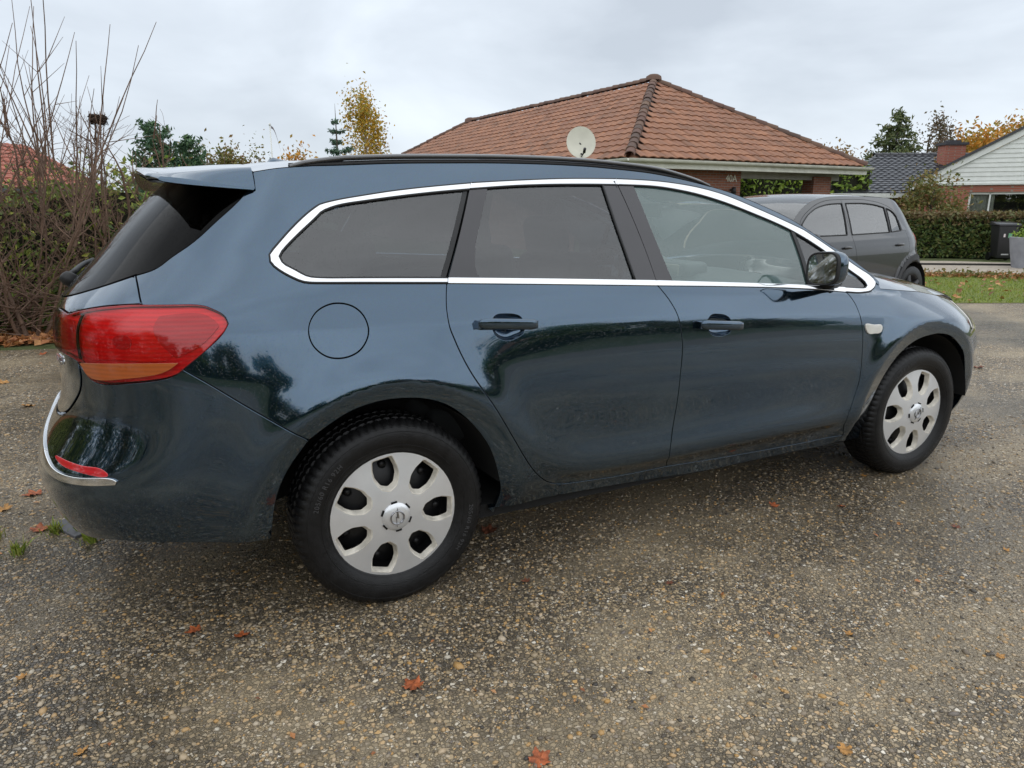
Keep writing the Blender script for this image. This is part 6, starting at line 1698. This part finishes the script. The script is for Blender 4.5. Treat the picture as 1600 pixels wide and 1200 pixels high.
m = MB(); m.prism([O_, O_ + E_ * 12, O_ + E_ * 12 - F_2 * 8, O_ - F_2 * 8], (0, 0, 2.6)); m.build('wall', simple('pale_render', (.55, .53, .48), .9), nh)
m = MB(); R0 = O_ + F_2 * .5 - E_ * .5 + UP * 2.6; m.add([R0, R0 + E_ * 13, R0 + E_ * 13 - F_2 * 9, R0 - F_2 * 9, R0 - F_2 * 4.5 + UP * 2.3, R0 + E_ * 13 - F_2 * 4.5 + UP * 2.3], [[0, 1, 5, 4], [2, 3, 4, 5], [1, 2, 5], [3, 0, 4], [0, 3, 2, 1]]); m.build('roof', tile_red, nh)
for x in (1.5, 5, 8.5):
    m = MB(); m.prism([O_ + E_ * x + F_2 * .03 + UP * .9, O_ + E_ * (x + 1.6) + F_2 * .03 + UP * .9, O_ + E_ * (x + 1.6) - F_2 * .05 + UP * .9, O_ + E_ * x - F_2 * .05 + UP * .9], (0, 0, 1.2)); m.build('window', glass_black, nh)

# ------------------------------------------------------------------ black hatchback parked beyond the wagon's nose
XC2, XF2 = .35, 2.35
xr2 = nspl([.2, .45, .62, .72, .95, 1.03, 1.09, 1.28, 1.37, 1.45], [-.50, -.55, -.545, -.47, -.385, -.32, -.27, -.155, -.05, .06])
xf2 = nspl([.2, .45, .65, .80, .95, 1.0], [3.20, 3.28, 3.26, 3.15, 2.95, 2.85])
f2 = pchip([.15, .22, .30, .42, .60, .78, .86, .90, .97], [-.07, -.04, -.018, -.008, 0, -.003, -.010, -.018, -.038])
def arch2(x, z, x0):
    r = np.hypot(x - x0, z - .32); return np.where(r > .36, np.where(r < .45, .020, .020 * np.exp(-((r - .45) / .012) ** 2)), .0)
def width2(x, z):
    lo = .865 + f2(np.minimum(z, .97)) + arch2(x, z, .05) + arch2(x, z, 2.57)
    hi = .865 - .040 - .42 * (z - .97) - .20 * (z - .97) ** 2
    k = sst(.955, .985, z); return lo * (1 - k) + hi * k
def S2(s, z):
    s, z = np.broadcast_arrays(np.asarray(s, float), np.asarray(z, float)); s0 = s - XC2
    psi = np.pi / 2 + np.minimum(s0, 0) / .85; c_, n_ = np.cos(psi), np.sin(psi); e = 3.0
    r = (np.abs(c_) ** e + np.abs(n_) ** e) ** (-1 / e); xa = XC2 - (XC2 - xr2(z)) * r * c_; ya = r * n_
    ph = np.pi / 2 - np.maximum(s - XF2, 0) / .85; c3, n3 = np.cos(ph), np.sin(ph); e = 2.6
    r3 = (np.abs(c3) ** e + np.abs(n3) ** e) ** (-1 / e); xb = XF2 + (xf2(z) - XF2) * r3 * c3; yb = r3 * n3
    x = np.where(s < XC2, xa, np.where(s > XF2, xb, s)); w = width2(x, z) * np.where(s < XC2, ya, np.where(s > XF2, yb, 1))
    return np.stack([x, -w, z], -1)
def N2(s, z, e=.004):
    a = S2(np.asarray(s) + e, z) - S2(np.asarray(s) - e, z); b = S2(s, np.asarray(z) + e) - S2(s, np.asarray(z) - e)
    n = np.cross(a, b); return n / (np.linalg.norm(n, axis=-1, keepdims=True) + 1e-12)
hatch = empty('hatchback', (7.47, 3.39, 0), 'black hatchback with grey plastic wheel arches parked beyond the bonnet of the station wagon', 'car')
HR = Matrix.Rotation(R_(-171.05), 4, 'Z')
def hmesh(name, V, F, mat, par, normals=None, smooth=False):
    o = mesh(name, V, F, mat, None, smooth, normals); o.parent = par; return o
def hpanel(name, outer, mat, holes=(), par=None, both=True, **k):
    k.setdefault('step', .03); k.setdefault('gap', .003)
    V, F, NN = skin(S2, N2, outer, holes, **k); par = par or (hatch, hatch)
    out = [hmesh(name, V, F, mat, par[0], NN)]
    if both:
        V, F, NN = mirrored(V, F, NN); out.append(hmesh(name, V, F, mat, par[1], NN))
    return out
fw = [(2.259, 1.14), (2.086, 1.235), (1.829, 1.315), (1.595, 1.343), (1.374, 1.350)]
fwin = loop(fw, [fw[-1], (1.43, 1.18), (1.49, 1.02)], [(1.49, 1.02), (2.30, 1.02)], [(2.30, 1.02), fw[0]])
rwin = loop([(1.30, 1.35), (1.0, 1.352), (.733, 1.338), (.52, 1.305)], [(.52, 1.305), (.585, 1.03)], [(.585, 1.03), (1.39, 1.02)], [(1.39, 1.02), (1.34, 1.2), (1.30, 1.35)])
qlt = loop([(.48, 1.295), (.38, 1.262), (.31, 1.20)], [(.31, 1.20), (.315, 1.045)], [(.315, 1.045), (.548, 1.033)], [(.548, 1.033), (.48, 1.295)])
dqt = loop([(.28, 1.17), (.12, 1.045)], [(.12, 1.045), (.28, 1.045)], [(.28, 1.045), (.28, 1.17)])
ar = lambda x0, a0, a1, n=14, r=.36: [(x0 + r * math.cos(t), .32 + r * math.sin(t)) for t in np.linspace(a0, a1, n)]
roofl = [(-.02, 1.375), (.10, 1.395), (.40, 1.415), (.758, 1.425), (1.2, 1.428), (1.55, 1.420), (1.85, 1.385), (2.1, 1.32), (2.35, 1.20), (2.62, 1.02)]
top_m = [(.06, 1.305), (.30, 1.352), (.60, 1.385), (1.0, 1.398)]
rdoor = loop([(1.36, 1.39), (1.05, 1.395), (.70, 1.375), (.45, 1.325), (.27, 1.225), (.185, 1.06), (.18, .95), (.20, .80), (.30, .66)], ar(.05, 1.02, .12, 8, .405)[0:], [(.455, .37), (.52, .29)], [(.52, .29), (1.37, .27)], [(1.37, .27), (1.335, .55), (1.345, .75), (1.40, 1.0), (1.36, 1.39)])
fdoor = loop([(1.36, 1.39), (1.40, 1.0), (1.345, .75), (1.335, .55), (1.37, .27)], [(1.37, .27), (2.13, .27)], [(2.13, .27), (2.22, .55), (2.28, .80), (2.36, 1.0)], [(2.36, 1.0), (2.29, 1.145), (2.09, 1.262), (1.83, 1.348), (1.60, 1.383), (1.36, 1.39)])
quart = loop([(.185, 1.06), (.27, 1.225), (.45, 1.325), (.70, 1.375), (1.05, 1.395), (1.36, 1.39), (1.60, 1.383), (1.83, 1.348), (2.09, 1.262), (2.29, 1.145), (2.36, 1.0)], [(2.36, 1.0), (2.62, 1.0), (2.62, 1.02)], rv(roofl), [(-.02, 1.375), (-.25, 1.25), (-.33, 1.10), (-.37, 1.03)], [(-.37, 1.03), (-.36, .80), (-.37, .70)], [(-.37, .70), (-.33, .55)], ar(.05, 2.55, 1.02, 12, .405), [(.30, .66), (.20, .80), (.18, .95), (.185, 1.06)])
dq = dict(flange=.012)
rdo = hpanel('door', rdoor, paint_black, [rwin, qlt], **dq); fdo = hpanel('door', fdoor, paint_black, [fwin], **dq); qo = hpanel('body_side', quart, paint_black, [dqt] if False else [], **dq)
glass_hatch = make_glass('hatchback_glass', (.30, .36, .36), .17, .03, (.5, .58, .58))
hpanel('window_pane', fwin, glass_hatch, par=tuple(fdo), off=-.004, gap=0, flange=.003); hpanel('window_pane', rwin, glass_hatch, par=tuple(rdo), off=-.004, gap=0, flange=.003); hpanel('window_pane', qlt, glass_hatch, par=tuple(rdo), off=-.004, gap=0, flange=.003)
hpanel('quarter_trim', dqt, black_gloss, par=tuple(qo), off=.003, gap=.004, flange=.004)
for wl_, pr2 in ((fwin, fdo), (rwin, rdo), (qlt, rdo)):
    q_ = np.vstack([wl_, wl_[:1]])
    for p_, sg in zip(pr2, (1, -1)):
        v_ = S2(q_[:, 0], q_[:, 1]) + N2(q_[:, 0], q_[:, 1]) * .001; v_[:, 1] *= sg; m = MB(); m.tube(v_, .007, 5, cap=False); o = m.build('window_seal', black_plastic, None, True); o.parent = p_
cl = simple('grey_arch_plastic', (.045, .046, .05), .6)
for x0 in (.05, 2.57):
    P_ = np.array(ar(x0, -.05, math.pi + .05, 40, .36) + ar(x0, math.pi + .05, -.05, 40, .445))
    hpanel('wheel_arch', P_, cl, off=.006, gap=0, flange=.02, step=.03)
hpanel('side_moulding', loop([(.50, .29), (.47, .42), (.46, .50)], [(.46, .50), (2.16, .47)], [(2.16, .47), (2.13, .27)], [(2.13, .27), (.50, .29)]), cl, off=.007, gap=.002, flange=.012, step=.05)
wing2 = loop([(2.36, 1.0), (2.28, .80), (2.22, .55), (2.13, .27)], [(2.13, .27), (2.16, .29)], ar(2.57, math.pi - .1, .1, 16, .405), [(2.98, .36), (3.10, .62), (3.05, .78)], [(3.05, .78), (2.85, .92), (2.62, 1.0)], [(2.62, 1.0), (2.36, 1.0)])
hpanel('front_wing', wing2, paint_black)
SC2 = XC2 - .85 * math.pi / 2; SF2 = XF2 + .85 * math.pi / 2
hb = np.vstack([resample([(SC2, .25), (-.7, .25), (-.37, .28)]), resample([(-.37, .28), (-.345, .32)]), resample(ar(.05, 3.1, 2.6, 6, .405)), resample([(-.33, .55), (-.37, .70)]), resample([(-.37, .70), (-.7, .66), (SC2, .65)])])
hpanel('rear_bumper', across(hb, SC2)[:-1], cl, both=False, off=.012)
tgh = np.vstack([resample([(SC2, .66), (-.7, .67), (-.40, .71)]), resample([(-.40, .71), (-.39, 1.03)]), resample([(-.39, 1.03), (-.7, 1.0), (SC2, .99)])])
hpanel('tailgate', across(tgh, SC2)[:-1], paint_black, both=False)
tgg = np.vstack([resample([(SC2, .995), (-.7, 1.005), (-.385, 1.035)]), resample([(-.385, 1.035), (-.34, 1.12), (-.26, 1.25), (-.05, 1.36)]), resample([(-.05, 1.36), (-.5, 1.39), (SC2, 1.40)])])
hpanel('rear_window', across(tgg, SC2)[:-1], glass_black, both=False, off=-.002)
tlm = closed([(-.24, 1.02), (-.19, .99), (-.21, .90), (-.30, .80), (-.39, .78), (-.44, .88), (-.41, 1.0), (-.34, 1.035)])
tlp = hpanel('tail_light', tlm, make_lens('pale_red_lens', (.75, .12, .11)), off=.006, gap=.0, flange=.012)
fbh = np.vstack([resample([(SF2, .22), (3.2, .22), (2.98, .25)]), resample([(2.98, .36), (3.10, .62), (3.05, .78)]), resample([(3.05, .78), (3.4, .76), (SF2, .75)])])
hpanel('front_bumper', across(fbh, SF2)[:-1], paint_black, both=False, step=.05)
hpanel('headlight', loop([(3.05, .79), (2.92, .88)], [(2.92, .88), (3.2, .86), (3.42, .80)], [(3.42, .80), (3.4, .765), (3.05, .79)]), lens_clear, off=.004)
# roof, windscreen, bonnet
rp_ = resample(roofl, .05); r3_ = S2(rp_[:, 0], rp_[:, 1]); tg_ = np.gradient(r3_, axis=0)
def hstrip(i0, i1):
    rows = []
    for i in range(i0, i1):
        e = r3_[i]; l = math.hypot(tg_[i, 0], tg_[i, 2]); nx, nz = -tg_[i, 2] / l, tg_[i, 0] / l; hh = .035 + .06 * float(sst(1.7, 2.4, e[0]))
        rows.append([[e[0] + nx * hh * (1 - abs(t) ** 2.3), abs(e[1]) * t, e[2] + nz * hh * (1 - abs(t) ** 2.3)] for t in np.linspace(-1, 1, 17)])
    return np.array(rows)
iw2 = int(np.argmin(np.abs(r3_[:, 0] - 1.72)))
for nm, i0, i1, mm in (('roof', 0, iw2 + 1, paint_black), ('windscreen', iw2, len(r3_), glass_hatch)):
    m = MB(); m.grid(hstrip(i0, i1), flip=True); o = m.build(nm, mm, None, True); o.parent = hatch; recalc(o, smooth=True)
rows = []
for s_ in np.linspace(2.62, 3.15, 12):
    e = S2(s_, float(np.interp(s_, [2.62, 2.85, 3.05, 3.15], [1.0, .92, .82, .76])))
    rows.append([[e[0] + .22 * (s_ - 2.62) * (1 - t * t), abs(e[1]) * t, e[2] + .06 * (1 - abs(t) ** 2.4)] for t in np.linspace(-1, 1, 17)])
m = MB(); m.grid(np.array(rows), flip=True); o = m.build('bonnet', paint_black, None, True); o.parent = hatch; recalc(o, smooth=True)
for sg in (1, -1):
    for pr_, (a_, b_) in (((rdo[0] if sg > 0 else rdo[1]), (.36, .50)), ((fdo[0] if sg > 0 else fdo[1]), (1.48, 1.62))):
        m = MB(); pts = []
        for t in np.linspace(0, 1, 9):
            s_ = a_ + (b_ - a_) * t; p = S2(s_, .885) + N2(s_, .885) * (.012 + .018 * math.sin(math.pi * t)); p = p.copy(); p[1] *= sg; pts.append(p)
        m.tube(pts, [.010, .014, .015, .015, .015, .015, .015, .014, .010], 8); o = m.build('door_handle', paint_black, None, True); o.parent = pr_
    m = MB(); m.box((2.36, sg * -.93, 1.0), (.10, .16, .12)); o = m.build('wing_mirror', paint_black); o.parent = hatch; recalc(o, .035, 3, smooth=True)
    m = MB(); m.tube([(2.38, sg * -.84, .96), (2.37, sg * -.90, .98)], .022, 8); o2 = m.build('mirror_arm', black_plastic, None, True); o2.parent = o
# wheels, underside and a dark cabin
for x0 in (.05, 2.57):
    for sg in (-1, 1):
        wr = bpy.data.objects.new('wheel', None); col.objects.link(wr); wr.parent = hatch; wr.location = (x0, sg * .76, .315)
        pf = [(.20, -.07), (.22, -.09), (.27, -.10), (.30, -.092), (.312, -.07), (.315, 0), (.312, .07), (.30, .092), (.22, .09)]
        m = MB(); m.grid(np.array([[[r * math.cos(t), y, r * math.sin(t)] for r, y in pf] for t in np.linspace(0, 2 * np.pi, 49)]), flip=True); o = m.build('tyre', rubber, None, True); o.parent = wr; recalc(o, smooth=True)
        m = MB()
        for k_ in range(5):
            a_ = 2 * math.pi * k_ / 5; d_ = np.array([math.cos(a_), 0, math.sin(a_)]); m.tube([np.array([0, sg * .07, 0]), d_ * .21 + [0, sg * .08, 0]], [.04, .03], 6)
        m.grid(np.array([[[r * math.cos(t), sg * y, r * math.sin(t)] for r, y in ((.218, .088), (.205, .085), (.20, .02), (.0, .01))] for t in np.linspace(0, 2 * np.pi, 41)])); o = m.build('rim', simple('hatch_rim', (.06, .06, .062), .5, .4), None, True); o.parent = wr
        m = MB(); G = [[[x0 + r * math.cos(t), sg * y, .32 + r * math.sin(t)] for r, y in ((.372, .85), (.37, .60), (.0, .60))] for t in np.linspace(.0, math.pi, 20)]
        m.grid(np.array(G)); o = m.build('wheel_liner', liner, None, True); o.parent = hatch
m = MB(); m.box((1.3, 0, .26), (1.9, 1.55, .06)); m.box((-.2, 0, .34), (.5, 1.2, .06)); m.box((2.9, 0, .3), (.4, 1.2, .06)); o = m.build('underbody', liner); o.parent = hatch
m = MB(); m.box((1.3, 0, .62), (2.0, 1.45, .55)); m.box((.15, 0, .70), (.6, 1.3, .4)); o = m.build('cabin_lining', interior); o.parent = hatch
for x, y in ((1.35, .36), (1.35, -.36), (.55, .36), (.55, -.36)):
    st = bpy.data.objects.new('seat', None); col.objects.link(st); st.parent = hatch
    for nm, cc_, ss_ in (('seat_back', (x, y, .98), (.14, .46, .42)), ('headrest', (x - .03, y, 1.24), (.09, .24, .14))):
        m = MB(); m.box(cc_, ss_); o = m.build(nm, interior); o.parent = st; recalc(o, .04, 3, smooth=True)
hatch.rotation_euler = (0, 0, R_(-171.05))
